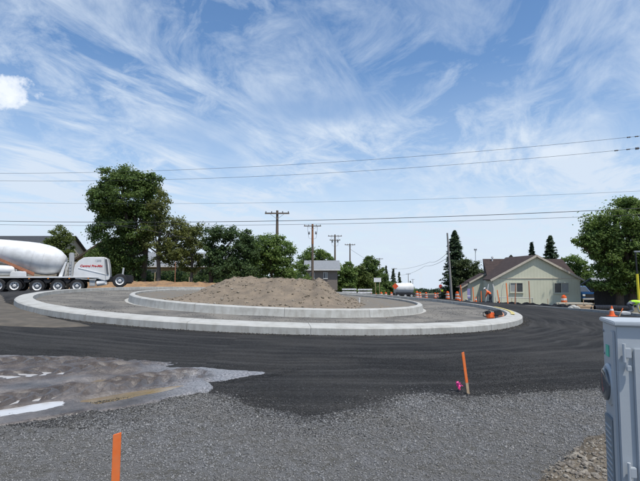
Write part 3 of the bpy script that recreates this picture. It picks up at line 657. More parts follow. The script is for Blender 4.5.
tree('street_tree', 'leafy bush in front of the grey house beside the first slim pole', 302, 70, [(303, 275, 8, 10), (296, 279, 7, 8)], 'mid', .2, 22, 40, trunk_r=.1, seed=12, group='trees left of the road')
for i, (u, D, lb, lf, lab) in enumerate((
    (344, 98, [(338, 274, 9, 11), (348, 276, 9, 12), (342, 286, 12, 8)], 'mid', 'green street tree just behind the white barricades'),
    (358, 108, [(356, 276, 9, 11), (364, 281, 9, 11), (356, 288, 11, 7)], 'light', 'yellow green street tree right of the white barricades'),
    (370, 132, [(369, 266, 8, 9), (376, 274, 7, 12), (366, 280, 9, 12)], 'dark', 'taller dark tree behind the small white sign'),
    (384, 118, [(383, 284, 7, 9), (390, 288, 6, 7)], 'dark', 'low dark tree left of the distant white truck'))):
    tree('street_tree', lab, u, D, lb, lf, .3, 26, 40, trunk_r=.18, seed=20 + i, group='trees left of the road')
for i, (u, D, vt, hp, lab) in enumerate(((386, 160, 266, 5, 'pointed dark conifer left of the distant truck, nearer the sign'), (393, 170, 269, 6, 'broad dark conifer directly above the distant white truck'),
                                         (399, 190, 272, 4.5, 'slim conifer above the right end of the distant truck'), (410, 260, 281, 4, 'small far conifer right of the distant truck'))):
    conifer('fir_tree', lab, u, D, vt, hp, 'spruce', None, 30 + i, 110, 'conifers along the far road', .34)
# right side
conifer('spruce_tree', 'tall dark spruce left of the house, beside the leaning bare pole', 455, 74, 231, 16, 'spruce', 297, 41, 520, 'conifers behind the house', .26, .62)
tree('round_tree', 'round pale green tree between the tall spruce and the house', 467, 72, [(466, 268, 11, 10), (461, 278, 9, 11), (473, 277, 8, 11), (467, 288, 12, 9)], 'pale', .2, 30, 50, trunk_r=.14, seed=42, group='trees right of the road')
conifer('fir_tree', 'smaller dark conifer behind the house ridge', 532, 78, 243, 11, 'blue', None, 43, 260, 'conifers behind the house', .26)
conifer('fir_tree', 'larger dark conifer behind the right slope of the house roof', 551, 76, 236, 13, 'spruce', None, 44, 340, 'conifers behind the house', .26, .62)
conifer('fir_tree', 'tiny conifer tip just left of the gable peak', 511, 110, 255, 4, 'spruce', None, 45, 90, 'conifers behind the house', .3)
tree('alder_tree', 'loose green tree between the house and the big right-hand tree', 575, 62, [(576, 264, 10, 11), (568, 274, 8, 8), (583, 278, 10, 12)], 'mid', .2, 26, 44, trunk_r=.14, seed=46, group='trees right of the road')
tree('chestnut_tree', 'biggest leafy tree at the right edge, overhanging the shed', 620, 45, [(612, 232, 22, 21), (640, 220, 24, 22), (600, 250, 15, 15), (592, 238, 10, 12), (626, 258, 26, 22), (655, 250, 26, 30), (614, 274, 17, 11), (636, 280, 22, 12), (580, 243, 7, 5), (630, 206, 9, 8), (602, 284, 12, 6), (630, 288, 16, 6)], 'mid', .17, 30, 64, trunk_r=.3, trunks=[(618, 0), (630, .2)], seed=47, group='trees right of the road')
tree('shade_tree', 'dark tree filling the background behind the shed', 632, 60, [(628, 270, 22, 20), (606, 284, 14, 10), (650, 268, 18, 20)], 'dark', .2, 26, 44, trunk_r=.2, seed=48, group='trees right of the road')
# far wood closing the road, hedges behind the left trees
def mass(name, label, segs, leaf, lsize, n, seed):
    rs_ = np.random.RandomState(seed); Ps = []
    for (u, D, w, v0, dep) in segs:
        b = base(u, D); k = D / FPX; h = px(u, v0, D).z - b.z; m = n
        p = np.stack([rs_.normal(size=m) * w * k * .5, rs_.normal(size=m) * dep * .5, rs_.rand(m) ** .8 * h * (1 - .35 * rs_.rand(m))], 1)
        p[:, 2] *= 1 - .3 * np.minimum(1, np.abs(p[:, 0]) / (w * k)) ; Ps.append(p + np.array(b))
    P = np.concatenate(Ps); V = leaf_quads(P, rs_.normal(size=P.shape) + np.array([0, 0, .5]), lsize * rs_.uniform(.6, 1.2, len(P)), rs_)
    o = link(name, np_mesh(name, V, np.arange(len(V)).reshape(-1, 4), LF[leaf])); return tag(o, label, name.replace('_', ' '), None, 'stuff')
mass('distant_wood', 'far hazy tree line closing the end of the road', [(u, 300 + (u % 7) * 9, 7, 291 - (u * 7 % 5) * .8 - max(0, 418 - u) * .12 - max(0, u - 436) * .25, 6) for u in range(398, 470, 4)], 'blue', .6, 420, 51)
mass('undergrowth', 'dark shrubs massed under the trees on the left', [(u, 51 + (u % 5), 9, 268 + (u * 3 % 7), 2.5) for u in list(range(206, 300, 8)) + list(range(92, 154, 8)) + [168, 182, 198]], 'deep', .16, 620, 52)
mass('outlying_wood', 'tree belt beyond the left end of the cross street', [(u, 95 + (u % 7) * 3, 30, 246 + (u * 3 % 13), 8) for u in range(-420, -10, 22)], 'dark', .4, 700, 57)
mass('roadside_bushes', 'dark bushes behind the barricades along the left of the road', [(u, 112 + (u % 9) * 2, 9, 281 + (u * 3 % 4), 4) for u in range(322, 410, 7)], 'dark', .3, 420, 53)
mass('hedge', 'dark bushes behind the shed and blue pickup', [(u, 57 + (u % 4), 10, 284 + (u * 3 % 5), 2) for u in range(578, 660, 8)], 'deep', .18, 620, 54)

# ------------------------------------------------------------------ buildings
M_SIDING = mat('pale_siding', (.54, .55, .45), .8, .05, 1.5, 0, col2=(.5, .51, .42)); M_TRIM = mat('cream_trim', (.5, .46, .37), .7, .08, 4)
M_ROOFB = mat('brown_shingle', (.034, .021, .018), .92, .3, 7, .02, 30, col2=(.05, .032, .027)); M_GLASS = mat('window_glass', (.05, .06, .07), .06, .1, 2, spec=.8)
M_BLIND = mat('blind', (.28, .29, .28), .7, .1, 3); M_WHITE = mat('white_paint', (.72, .72, .70), .5, .05, 3, col2=(.62, .62, .6)); M_FASCIA = mat('fascia', (.5, .45, .37), .7, .1, 4)
M_GREYROOF = mat('grey_roof', (.20, .215, .23), .85, .15, 4, .01, 20); M_SLATE = mat('dark_roof', (.042, .046, .052), .8, .2, 3, .01, 18); M_TANW = mat('tan_wall', (.38, .29, .16), .85, .1, 2); M_BEIGE = mat('beige_wall', (.34, .30, .23), .85, .1, 2)
def siding_mat():
    m = bpy.data.materials.new('grooved_siding'); m.use_nodes = True; N, L = nodes_of(m.node_tree)
    o = N('ShaderNodeOutputMaterial'); b = N('ShaderNodeBsdfPrincipled', i={'Roughness': .8}); L(b.outputs[0], o.inputs[0])
    g = N('ShaderNodeNewGeometry').outputs['Position']; t = N('ShaderNodeTexNoise', i={'Scale': 1.1, 'Detail': 7, 'Roughness': .65}); L(g, t.inputs['Vector'])
    L(ramp(N, L, t.outputs[0], [(.3, (.53, .535, .41)), (.7, (.6, .605, .475))]), b.inputs['Base Color'])
    s = N('ShaderNodeSeparateXYZ'); L(g, s.inputs[0]); w = smath(N, L, 'FRACT', smath(N, L, 'MULTIPLY', smath(N, L, 'ADD', s.outputs[0], smath(N, L, 'MULTIPLY', s.outputs[1], .9)), 3.28))
    h = smath(N, L, 'GREATER_THAN', w, .1); bn = N('ShaderNodeBump', i={'Strength': 1, 'Distance': .012}); L(h, bn.inputs['Height']); L(bn.outputs[0], b.inputs['Normal']); return m
M_SIDE = siding_mat()
def slab(mb, p0, p1, q1, q0, th):      # roof slope: p0-p1 eave, q0-q1 ridge
    P = [Vector(a) for a in (p0, p1, q1, q0)]; n = (P[1] - P[0]).cross(P[3] - P[0]).normalized(); n = n if n.z > 0 else -n
    return mb.add([a for a in P] + [a + n * th for a in P], [(0, 1, 2, 3), (4, 5, 6, 7), (0, 1, 5, 4), (1, 2, 6, 5), (2, 3, 7, 6), (3, 0, 4, 7)])
def window(parent, x, z, w, h, y, frame_m=None, panes=2, blind=True):
    """window in a wall facing -y at y; proud frame, recessed panes"""
    fm = frame_m or M_WHITE; t = .06
    f = MB()
    for sx in (-1, 1): f.box((x + sx * (w / 2 - t / 2), y - .02, z), (t, .07, h))
    for sz in (-1, 1): f.box((x, y - .021, z + sz * (h / 2 - t / 2)), (w - 2 * t, .068, t))
    for j in range(1, panes): f.box((x - w / 2 + w * j / panes, y - .018, z), (.05, .06, h - 2 * t))
    fo = f.build('window', fm, parent)
    pw = (w - 2 * t) / panes
    for j in range(panes): MB().box((x - w / 2 + t + pw * (j + .5), y + .008, z), (pw - .03, .012, h - 2 * t)).build('pane', M_GLASS if (j + int(x * 3)) % 2 or not blind else M_BLIND, fo)
    MB().box((x, y - .05, z - h / 2 - .03), (w + .1, .1, .05)).build('sill', fm, fo)
    return fo
# the house across the road: front gable wing, cross ridge behind, lower side wings
hb = Vector((21.3, 47.4, -1.45)); H = thing('house', 'single storey house with pale green siding and brown shingle gable roof', 'house', hb)
def hp(u, v, D): return px(u, v, D) - hb
w = MB(); hw = 4.28; ez = hp(536, 280.6, 47.3).z + .18; pk = hp(535.7, 255.6, 47.3).z
w.prism([(-hw, -.5), (hw, -.5), (hw, ez), (0, pk - .12), (-hw, ez)], 0, 2.45); w.build('wall', M_SIDE, H)
MB().box((.45, 3.7, (ez - .5) / 2 - .12), (8.3, 2.4, ez + .25)).build('wall', M_SIDE, H); MB().box((2.1, 8.5, (ez - .5) / 2 - .12), (5.0, 7.15, ez + .25)).build('wall', M_SIDE, H)
ry_, rz_ = 7.2, hp(500, 259.6, 54.6).z; xl, xr = -2.75, 8.0
rf = MB(); ov = .3; sl = (pk - ez) / hw
slab(rf, (-hw - ov, -.22, ez - sl * ov), (-hw - ov, 2.0, ez - sl * ov), (0, 7.6, pk), (0, -.22, pk), .09)
rf.build('roof', M_ROOFB, H); rf = MB()
slab(rf, (hw + ov, -.22, ez - sl * ov), (hw + ov, 2.0, ez - sl * ov), (0, 7.6, pk + .001), (0, -.22, pk + .001), .09)
rf.build('roof', M_ROOFB, H); rf = MB()
slab(rf, (-4.1, 1.9, ez - .2), (5.3, 1.9, ez - .2), (6.2, ry_, rz_), (-2.8, ry_, rz_), .09); rf.build('roof', M_ROOFB, H); rf = MB()
slab(rf, (-.8, 12.6, ez - .2), (5.3, 12.6, ez - .2), (6.2, ry_, rz_ + .001), (-2.8, ry_, rz_ + .001), .09); rf.build('roof', M_ROOFB, H)
for xa, xc, xb in ((-4.1, -.8, -2.8), (5.3, 5.3, 6.2)): rf = MB(); slab(rf, (xa, 1.9, ez - .2), (xc, 12.6, ez - .2), (xb, ry_, rz_), (xb, ry_ - .01, rz_), .085); rf.build('roof', M_ROOFB, H)
for s in (-1, 1):
    MB().bar((s * (hw + ov + .02), -.26, ez - sl * ov - .02), (0, -.26, pk - .02), .05, .19).build('fascia', M_FASCIA, H)
MB().box((0, -.025, hp(536, 278.3, 47.4).z), (2 * hw, .05, .07)).build('trim_band', M_FASCIA, H)
for s in (-1, 1): MB().box((s * (hw - .06), -.02, .7), (.12, .05, 2.5)).build('corner_board', M_SIDING, H)
for (a, b, c, d) in ((509.5, 523, 282.5, 292.5), (553.5, 569, 282.6, 293.3)):
    p, q = hp(a, c, 47.4), hp(b, d, 47.4); window(H, (p.x + q.x) / 2, (p.z + q.z) / 2, q.x - p.x, p.z - q.z, -.03, M_SIDING)
MB().cyl(hp(492.3, 262, 54), hp(492.3, 256.3, 54), .07).cyl(hp(492.3, 258, 54), hp(492.3, 257, 54), .14).build('vent_pipe', M_WHITE, H)
MB().box(hp(511, 259.5, 57), (.35, .35, .8)).build('chimney', M_ROOFB, H)
# side wings stepping down towards the road
for i, (D, ua, va, ub, vb, depth, xr_) in enumerate(((52, 469.5, 282.6, 486, 273.6, 1.6, -2.6), (58, 460.5, 288.2, 472, 281.6, 1.6, -1.9))):
    a, b = hp(ua, va, D), hp(ub, vb, D); y0 = D - hb.y
    MB().prism([(a.x + .3, -.6), (b.x + (1.1 if i else .25), -.6), (b.x + (1.1 if i else .25), b.z - .08 + (.5 if i else 0)), (a.x + .3, a.z + .04)], y0 + .2, y0 + depth).build('wall', M_SIDE, H)
    e = b + (b - a).normalized() * (1.0 if i else 0); s_ = MB(); slab(s_, (a.x, y0, a.z), (a.x, y0 + depth + .3, a.z), (e.x, y0 + depth + .3, e.z), (e.x, y0, e.z), .08); s_.build('roof', M_ROOFB, H)
    MB().bar((a.x - .02, y0 - .03, a.z - .02), (b.x, y0 - .03, b.z - .02), .05, .16).build('fascia', M_TRIM, H)
p, q = hp(474.5, 287, 52.2), hp(481.8, 299.5, 52.2); dr = MB().box(((p.x + q.x) / 2, 4.96, (p.z + q.z) / 2), (q.x - p.x, .08, p.z - q.z)).build('door', M_TRIM, H)
for s in (-.2, .2): MB().box(((p.x + q.x) / 2 + s, 4.91, (p.z + q.z) / 2 + .15), (.26, .02, .95)).build('pane', M_GLASS, dr)
def simple_house(name, label, u, D, w, dep, wall_h, rise, wm, rm, ridge='x', rz=0, wins=(), base_z=None, ov=.5):
    b = base(u, D)
    if base_z is not None: b.z = base_z
    r = thing(name, label, 'house', b, rz, 'houses left of the road'); hw, hd = w / 2, dep / 2
    if ridge == 'x':
        MB().add([(x, y, z) for z in (-.6, wall_h) for x, y in ((-hw, 0), (hw, 0), (hw, dep), (-hw, dep))] + [(-hw, hd, wall_h + rise), (hw, hd, wall_h + rise)],
                 [(0, 1, 5, 4), (1, 2, 6, 9, 5), (2, 3, 7, 6), (3, 0, 4, 8, 7)]).build('wall', wm, r)
        s = rise / hd; f = MB(); slab(f, (-hw - ov, -ov, wall_h - s * ov), (hw + ov, -ov, wall_h - s * ov), (hw + ov, hd, wall_h + rise), (-hw - ov, hd, wall_h + rise), .12)
        slab(f, (-hw - ov, dep + ov, wall_h - s * ov), (hw + ov, dep + ov, wall_h - s * ov), (hw + ov, hd, wall_h + rise + .002), (-hw - ov, hd, wall_h + rise + .002), .12); f.build('roof', rm, r)
        MB().box((0, -ov - .02, wall_h - s * ov), (w + 2 * ov, .05, .2)).build('fascia', M_WHITE, r)
    else:
        MB().prism([(-hw, -.6), (hw, -.6), (hw, wall_h), (0, wall_h + rise), (-hw, wall_h)], 0, dep).build('wall', wm, r)
        s = rise / hw; f = MB()
        for k in (-1, 1): slab(f, (k * (hw + ov), -ov, wall_h - s * ov), (k * (hw + ov), dep + ov, wall_h - s * ov), (0, dep + ov, wall_h + rise), (0, -ov, wall_h + rise), .12)
        f.build('roof', rm, r)
        for k in (-1, 1): MB().bar((k * (hw + ov), -ov - .03, wall_h - s * ov), (0, -ov - .03, wall_h + rise), .06, .25).build('fascia', M_BARK, r)
    for (x, z, ww, hh) in wins: window(r, x, z, ww, hh, -.03)
    return r
simple_house('house', 'building with long dark slate roof behind the mixer drum', 4, 66, 13.5, 10, 3.6, 2.9, M_BEIGE, M_SLATE, 'x', 0, [(-3, 1.9, 1.4, 1.2), (2.5, 1.9, 1.4, 1.2)])
simple_house('house', 'tan gabled house half hidden behind the tallest leafy tree', 108, 62, 8, 9, 3.0, 2.6, M_TANW, M_SLATE, 'y', 0, [(-2, 1.5, 1.1, 1.2), (2, 1.5, 1.1, 1.2)])
simple_house('house', 'beige bungalow seen between the trunks left of the dirt mound', 178, 60, 11, 8, 2.5, 1.6, M_TANW, M_GREYROOF, 'x', 0, [(-3.2, 1.4, 1.2, 1.1), (.4, 1.4, 1.2, 1.1), (3.4, 1.4, 1.2, 1.1)])
simple_house('house', 'grey house with pale roof beside the first slim pole', 322, 84, 5.4, 6, 3.2, 1.4, mat('grey_brick', (.19, .165, .145), .9, .15, 5), M_GREYROOF, 'x', 0, [(.6, 2.0, .75, 1.1), (-1.7, 2.0, .8, 1.0)], px(322, 287, 84).z)
sb = base(617, 54); sh = thing('shed', 'low shed with grey roof under the big right-hand tree', 'shed', sb)
MB().box((0, 1.5, .9), (4.6, 3, 2.2)).build('wall', mat('dark_boards', (.045, .043, .042), .9, .25, 6, .01, 20), sh)
f = MB(); slab(f, (-2.7, -.4, 1.75), (2.7, -.4, 1.75), (2.2, 1.6, 2.75), (-2.2, 1.6, 2.75), .1); slab(f, (-2.7, 3.5, 1.75), (2.7, 3.5, 1.75), (2.2, 1.6, 2.752), (-2.2, 1.6, 2.752), .1); f.build('roof', M_GREYROOF, sh)
MB().box((0, -.03, .7), (1.1, .05, 1.7)).build('door', mat('door_boards', (.07, .065, .06), .9), sh)
# ------------------------------------------------------------------ poles and wires
M_POLE = mat('weathered_pole', (.135, .105, .08), .95, .25, 3, .008, 30); M_POLE2 = mat('red_pole', (.30, .135, .065), .9, .2, 3); M_STEEL = mat('grey_steel', (.30, .31, .32), .5, .1, 6, metal=.6)
M_INS = mat('insulator', (.12, .12, .13), .35, .1, 5); M_WIRE = mat('wire', (.03, .032, .036), .6, .1, 5); M_LGREY = mat('light_grey', (.42, .43, .43), .6, .08, 5)
def pole(label, u, D, vtop, r=.16, arms=((.35, 2.4, 0),), m=None, name='utility_pole', drops=0, band=None, lean=0, xoff=0):
    b = base(u, D); t = px(u, vtop, D); Hh = t.z - b.z; P = thing(name, label, 'utility pole', b, 0, 'utility poles')
    MB().tube([(0, 0, -.3), (lean * .5, 0, Hh * .5), (lean, 0, Hh)], [r * 1.2, r, r * .72], 10).build('shaft', m or M_POLE, P, True)
    if band: MB().tube([(lean * .7, 0, Hh * (1 - band)), (lean, 0, Hh + .01)], [r * .95, r * .78], 10).build('upper_shaft', M_POLE2, P, True)
    for (dz, w, th) in arms:
        a = MB().box((lean, -r * .9, Hh - dz), (w, .11, .14)).build('crossarm', m or M_POLE, P)
        for sx in (-.92, -.45, .45, .92): MB().lathe([(0, .03), (.05, .06), (.13, .055), (.17, .03)], (lean + sx * w / 2, -r * .9, Hh - dz + .07), (0, 0, 1), 8).build('insulator', M_INS, a)
        for sx in (-1, 1): MB().bar((lean + sx * w * .3, -r * .9 - .08, Hh - dz - .05), (lean, -r * 1.0, Hh - dz - .6), .03).build('brace', M_STEEL, P)
    for k in range(drops):
        sx = -1 if k % 2 else 1
        MB().lathe([(0, .1), (.05, .13), (.45, .13), (.5, .09)], (lean + sx * .55, -.1, Hh - 1.7 - .02 * k), (0, 0, 1), 10).build('cutout', M_STEEL, P, True)
        MB().tube([(lean + sx * .08, -.05, Hh - 2.5), (lean + sx * .6, -.1, Hh - 2.3), (lean + sx * .75, -.1, Hh - 1.2), (lean + sx * .8, -.1, Hh - .4)], .025, 5).build('jumper', M_STEEL, P)
    return P
pole('old dark utility pole with one heavy tilted crossarm above the bushy tree', 277, 50, 210.5, .17, ((.32, 2.55, 0),))
pole('slim utility pole with reddish upper half beside the grey house', 312.5, 78, 224, .2, ((.35, 2.8, 0),), drops=2, band=.28)
pole('utility pole with two crossarms, right of the grey house', 335, 100, 234.5, .2, ((.35, 2.9, 0), (1.2, 2.2, 0)), M_POLE, drops=2)
pole('dark utility pole with a single crossarm above the barricades', 350, 106, 243.5, .17, ((.3, 2.3, 0),))
for u, D, v, lab in ((379.5, 165, 258, 'slim distant pole behind the small white sign'), (394, 205, 268, 'distant pole standing above the conifers near the far truck'), (408, 250, 273.5, 'far pole right of the distant truck'), (412.5, 320, 279, 'farthest tiny pole near the end of the road')):
    pole(lab, u, D, v, .16, ((.3, 2.4, 0),))
pole('bare grey pole leaning beside the tall spruce', 451, 66, 233, .15, (), mat('grey_pole', (.25, .24, .23), .9, .15, 3), lean=-.45)
pole('thin far mast rising behind the round pale tree', 475.5, 90, 249, .06, ((.2, .5, 0),), M_STEEL)
RP, LP = Vector((23.2, 31, 0)), Vector((-37, 41, 0))
for q, lab in ((RP, 'utility pole just beyond the right picture edge carrying the long wires'),):
    b = Vector((q.x, q.y, zg(q.x, q.y))); P = thing('utility_pole', lab, 'utility pole', b, 0, 'utility poles'); Hh = 12.2
    MB().tube([(0, 0, -.3), (0, 0, Hh * .5), (0, 0, Hh)], [.21, .17, .13], 10).build('shaft', M_POLE, P, True); a = MB().box((-.9, -.16, Hh - .25), (2.6, .12, .15)).build('crossarm', M_POLE, P)
def on_line(u, v):     # where the sight line of a pixel meets the vertical plane through the two pole tops
    d = pix_dir(u, v); e = RP - LP; t = (LP.x * e.y - LP.y * e.x) / (d.x * e.y - d.y * e.x); return Vector((0, 0, EYE)) + d * t
WIRES = [([(0, 173.5), (160, 170), (320, 163.5), (480, 151), (640, 136)], .0105, 'uppermost long thin wire crossing the sky'), ([(0, 181), (160, 179), (320, 174), (480, 162.5), (640, 148)], .0105, 'second long wire from the top crossing the sky'),
         ([(0, 202.5), (160, 203.5), (320, 202), (480, 197.5), (640, 191)], .008, 'thin middle wire crossing the sky alone'), ([(0, 221), (160, 222.5), (320, 220), (480, 215), (640, 208.5)], .021, 'thickest dark cable crossing above the treetops'),
         ([(0, 224.5), (160, 226), (320, 224), (480, 220), (640, 215)], .0125, 'lower thin cable just beneath the thickest cable')]
for pts, r, lab in WIRES:
    W = [on_line(u, v) for u, v in pts]; xs = np.array([w.x for w in W]); c = np.polyfit(xs, [w.z for w in W], 2); n = 40; path = []
    c[0] = max(c[0], .00025)
    for i in range(n + 1):
        t = i / n; q = LP.lerp(RP, t); path.append((q.x, q.y, float(np.polyval(c, q.x))))
    wr = thing('overhead_wire', lab, 'wire', path[0], 0, 'overhead wires'); o0 = Vector(path[0])
    MB().tube([Vector(p) - o0 for p in path], r, 5).build('conductor', M_WIRE, wr)
    if r == .0105 and 'wire' in lab.split(',')[0] and pts[0][1] < 190:
        for uu, sz in ((616, .05), (628, .05), (637, .09)) if pts[0][1] > 178 else ((629, .05), (637, .05)):
            x = float(on_line(uu, 140).x); q = LP.lerp(RP, (x - LP.x) / (RP.x - LP.x)); z = float(np.polyval(c, x))
            MB().lathe([(-.14, .02), (-.1, sz), (-.03, sz * .6), (.03, sz), (.1, sz * .6), (.14, .02)], Vector((q.x, q.y, z)) - o0, (1, 0, .12), 8).build('insulator', M_INS, wr)
def wire(lab, pts, r=.012):
    wr = thing('service_wire', lab, 'wire', pts[0], 0, 'service wires'); o0 = Vector(pts[0]); P = []
    for a, b in zip(pts[:-1], pts[1:]):
        for i in range(12):
            t = i / 12; p = Vector(a).lerp(Vector(b), t); p.z -= (Vector(b) - Vector(a)).length * .02 * 4 * t * (1 - t) * .5; P.append(p - o0)
    P.append(Vector(pts[-1]) - o0); MB().tube(P, r, 5).build('conductor', M_WIRE, wr)
wire('drooping service cable crossing in front of the tallest tree', [px(100, 222, 46), px(148, 230, 45), px(205, 241, 48)], .02)
wire('sagging cable in the distance above the far truck, the upper one', [px(394, 269, 200), px(430, 262, 130), px(450, 250, 66)], .03)
wire('sagging cable in the distance above the far truck, the lower one', [px(350, 249, 106), px(400, 275, 170), px(425, 266, 110), px(450, 256, 66)], .025)
wire('thin line from the old pole down to the slim reddish pole', [px(278, 240, 50), px(290, 250, 58), px(312, 262, 78)], .02)

# ------------------------------------------------------------------ front-discharge mixer truck
M_TW = mat('truck_white', (.74, .75, .755), .3, .04, 2, coat=.3, col2=(.66, .66, .64)); M_BLK = mat('black_chassis', (.018, .018, .02), .6, .3, 6); M_RUB = mat('tyre_rubber', (.022, .022, .023), .85, .2, 8, .004, 40)
M_RIM = mat('white_rim', (.7, .7, .69), .4, .05, 5); M_RUST = mat('orange_arm', (.36, .15, .08), .7, .2, 5); M_DRUM = mat('drum_white', (.66, .67, .67), .45, .1, 2.6, col2=(.48, .48, .455), fac2=(.5, .8)); M_RED = mat('red_paint', (.55, .03, .025), .45, .08, 5)
TD = 38.0; tb = Vector(((60 - 320) / FPX * TD, TD, zg((60 - 320) / FPX * TD, TD) + .02))
T = thing('mixer_truck', 'white front-discharge concrete mixer truck parked behind the roundabout', 'truck', tb, radians(20))
KT = (TD - 1.2) / FPX          # metres per pixel on the side facing us
def tx(u, y=-1.22):
    k = (u - U0) / FPX; c, s = cos(radians(20)), sin(radians(20)); return (k * (TD + y * c) - tb.x + y * s) / (c - k * s)
def tzz(v): return px(60, v, TD).z - tb.z
YS = -1.22                      # near side
dr = MB(); ax = Vector((-1, 0, math.tan(radians(12.5)))).normalized(); p0 = Vector((tx(65.5, 0), 0, tzz(264)))
dr.lathe([(0, .42), (.06, .62), (.5, .95), (1.0, 1.13), (1.45, 1.185), (2.15, 1.19), (2.9, 1.12), (4.2, .93), (5.6, .72), (6.6, .58), (7.0, .5)], p0, ax, 40)
dro = dr.build('drum', M_DRUM, T, True)
for t, rad in ((1.45, 1.19), (2.15, 1.195), (4.2, .935)): MB().lathe([(-.02, rad), (-.015, rad + .008), (.015, rad + .008), (.02, rad)], p0 + ax * t, ax, 40, False).build('weld_seam', M_DRUM, dro, True)
MB().box((tx(25), 0, tzz(279.5)), (12.6, .86, .42)).build('frame', M_BLK, T)
MB().box((tx(40), YS + .35, tzz(277.0)), (8.2, .6, .1)).build('deck', M_TW, T)
def wheel(x, z, y, parent_name='wheel', r=.53):
    w_ = MB().lathe([(-.16, r * .6), (-.15, r * .93), (-.1, r), (.1, r), (.15, r * .93), (.16, r * .6)], (x, y, z), (0, 1, 0), 28, False); o = w_.build(parent_name, M_RUB, T, True)
    MB().lathe([(-.12, r * .6), (-.1, r * .52), (-.03, r * .42), (-.07, r * .2), (-.13, r * .17), (-.14, .02)], (x, y, z), (0, 1, 0), 24, False).build('rim', M_RIM, o, True)
    lg = MB()
    for k in range(8): a = k * pi / 4; lg.cyl((x + cos(a) * r * .31, y - .085, z + sin(a) * r * .31), (x + cos(a) * r * .31, y - .02, z + sin(a) * r * .31), .045, n=6)
    lg.build('hand_hole', M_BLK, o)['kind'] = 'stuff'
    return o
for (u, v) in ((-1.5, 285), (15.3, 285), (38, 286.8), (58.6, 287), (77.8, 286.6)):
    for y in (YS + .18, -YS - .18): wheel(tx(u), max(tzz(v), .53), y)
for y in (YS + .18, -YS - .18): wheel(tx(120.4), tzz(280.8), y, r=.55)
MB().box((tx(128.5), .1, tzz(279.5)), (.75, 1.5, .7)).build('booster_body', M_BLK, T, False, .1)
M_ORV_ = mat('amber_lens', (.8, .25, .03), .3, .05, 5)
# rear engine hood
hd = [(73.6, 277), (74.0, 270), (75.2, 264.8), (78.5, 261), (83.4, 257.8), (88, 257.2), (103.8, 256.9), (107.6, 258.2), (109.4, 266), (110.6, 276.5), (109.5, 280), (105, 281), (98.5, 278.8), (90, 277.6)]
hood = MB().prism([(tx(a), tzz(b)) for a, b in hd], YS + .06, -YS - .06).build('hood', M_TW, T, True, .05)
MB().prism([(tx(a), tzz(b)) for a, b in ((105.3, 258.8), (107.2, 259.4), (109.2, 274.5), (107.4, 274))], YS + .0, YS + .07).build('grille', mat('dark_mesh', (.1, .105, .11), .6, .2, 8), hood)
MB().bar((tx(78.5), YS + .045, tzz(268)), (tx(107), YS + .045, tzz(274.6)), .03, .05).build('crease', M_TW, hood)
MB().bar((tx(104.6), YS + .04, tzz(257.5)), (tx(106.5), YS + .04, tzz(280)), .03, .03).build('panel_gap', M_LGREY, hood)
def lettering(txt, size, loc, m, parent, shear=0., name='lettering', bold=0, rot=(pi / 2, 0, 0)):
    c = bpy.data.curves.new(name, 'FONT'); c.body = txt; c.size = size; c.extrude = .006; c.shear = shear; c.offset = bold; c.resolution_u = 2
    t = bpy.data.objects.new(name, c); C.objects.link(t); bpy.context.view_layer.update()
    me = bpy.data.meshes.new_from_object(t.evaluated_get(bpy.context.evaluated_depsgraph_get())); bpy.data.objects.remove(t)
    me.materials.clear(); me.materials.append(m); o = link(name, me, parent); o.location = loc; o.rotation_euler = rot; return o
lettering('Central Pre-Mix', .245, (tx(80), YS + .05, tzz(267.0)), M_RED, hood, .25, bold=.008)
lettering('1200', .24, (tx(94.8), YS + .05, tzz(261.7)), mat('grey_ink', (.3, .32, .35), .5), hood, 0)
# between drum and hood, running gear, tanks
MB().box((tx(71), YS + .5, tzz(265)), (.3, .5, 1.9)).build('hydraulic_tank', M_LGREY, T, False, .04)
MB().tube([(tx(68.5), YS + .9, tzz(276)), (tx(68.5), YS + .9, tzz(253.5))], .09, 10).build('exhaust_stack', M_STEEL, T, True)
MB().prism([(tx(58.2), tzz(277)), (tx(62), tzz(277)), (tx(66.5), tzz(262)), (tx(64.8), tzz(262))], YS + .3, YS + .5).build('drum_pedestal', M_TW, T)
MB().prism([(tx(58.2), tzz(277)), (tx(62), tzz(277)), (tx(66.5), tzz(262)), (tx(64.8), tzz(262))], -YS - .5, -YS - .3).build('drum_pedestal', M_TW, T)
MB().lathe([(-.9, .12), (-.85, .3), (-.7, .4), (.55, .4), (.7, .3), (.75, .12)], (tx(3), YS + .45, tzz(270.5)), (1, 0, 0), 18).build('water_tank', M_TW, T, True)
MB().box((tx(18.5), YS + .4, tzz(274.2)), (1.05, .7, .42)).build('tool_box', M_TW, T, False, .05)
MB().bar((tx(-6), YS + .25, tzz(258.5)), (tx(34), YS + .25, tzz(274)), .09, .2).build('chute_arm', M_RUST, T)
MB().bar((tx(10), YS + .3, tzz(266.5)), (tx(34), YS + .3, tzz(275.5)), .06, .1).build('brace', M_RUST, T)
for u in (15.3, 48.3, 77.8):
    n_ = 14; rr_ = .66; k_ = 1.0 if u != 48.3 else 1.0; xs_ = [tx(u)] if u != 48.3 else [tx(38), tx(58.6)]
    for xc in xs_:
        f = MB(); z_ = tzz(286.6)
        for i in range(n_): 
            a, b = pi * .12 + pi * .76 * i / n_, pi * .12 + pi * .76 * (i + 1) / n_
            f.add([(xc + rr_ * cos(q), y, z_ + rr_ * sin(q)) for q in (a, b) for y in (YS - .02, YS + .42)], [(0, 1, 3, 2)])
        f.build('mudguard', M_BLK, T, True)
MB().box((tx(93), YS + .25, tzz(282.5)), (.42, .3, .55)).build('step_box', M_LGREY, T, False, .03)
MB().lathe([(-.35, .1), (-.3, .22), (.3, .22), (.35, .1)], (tx(101.5), YS + .3, tzz(283)), (1, 0, .15), 14).build('air_tank', M_TW, T, True)
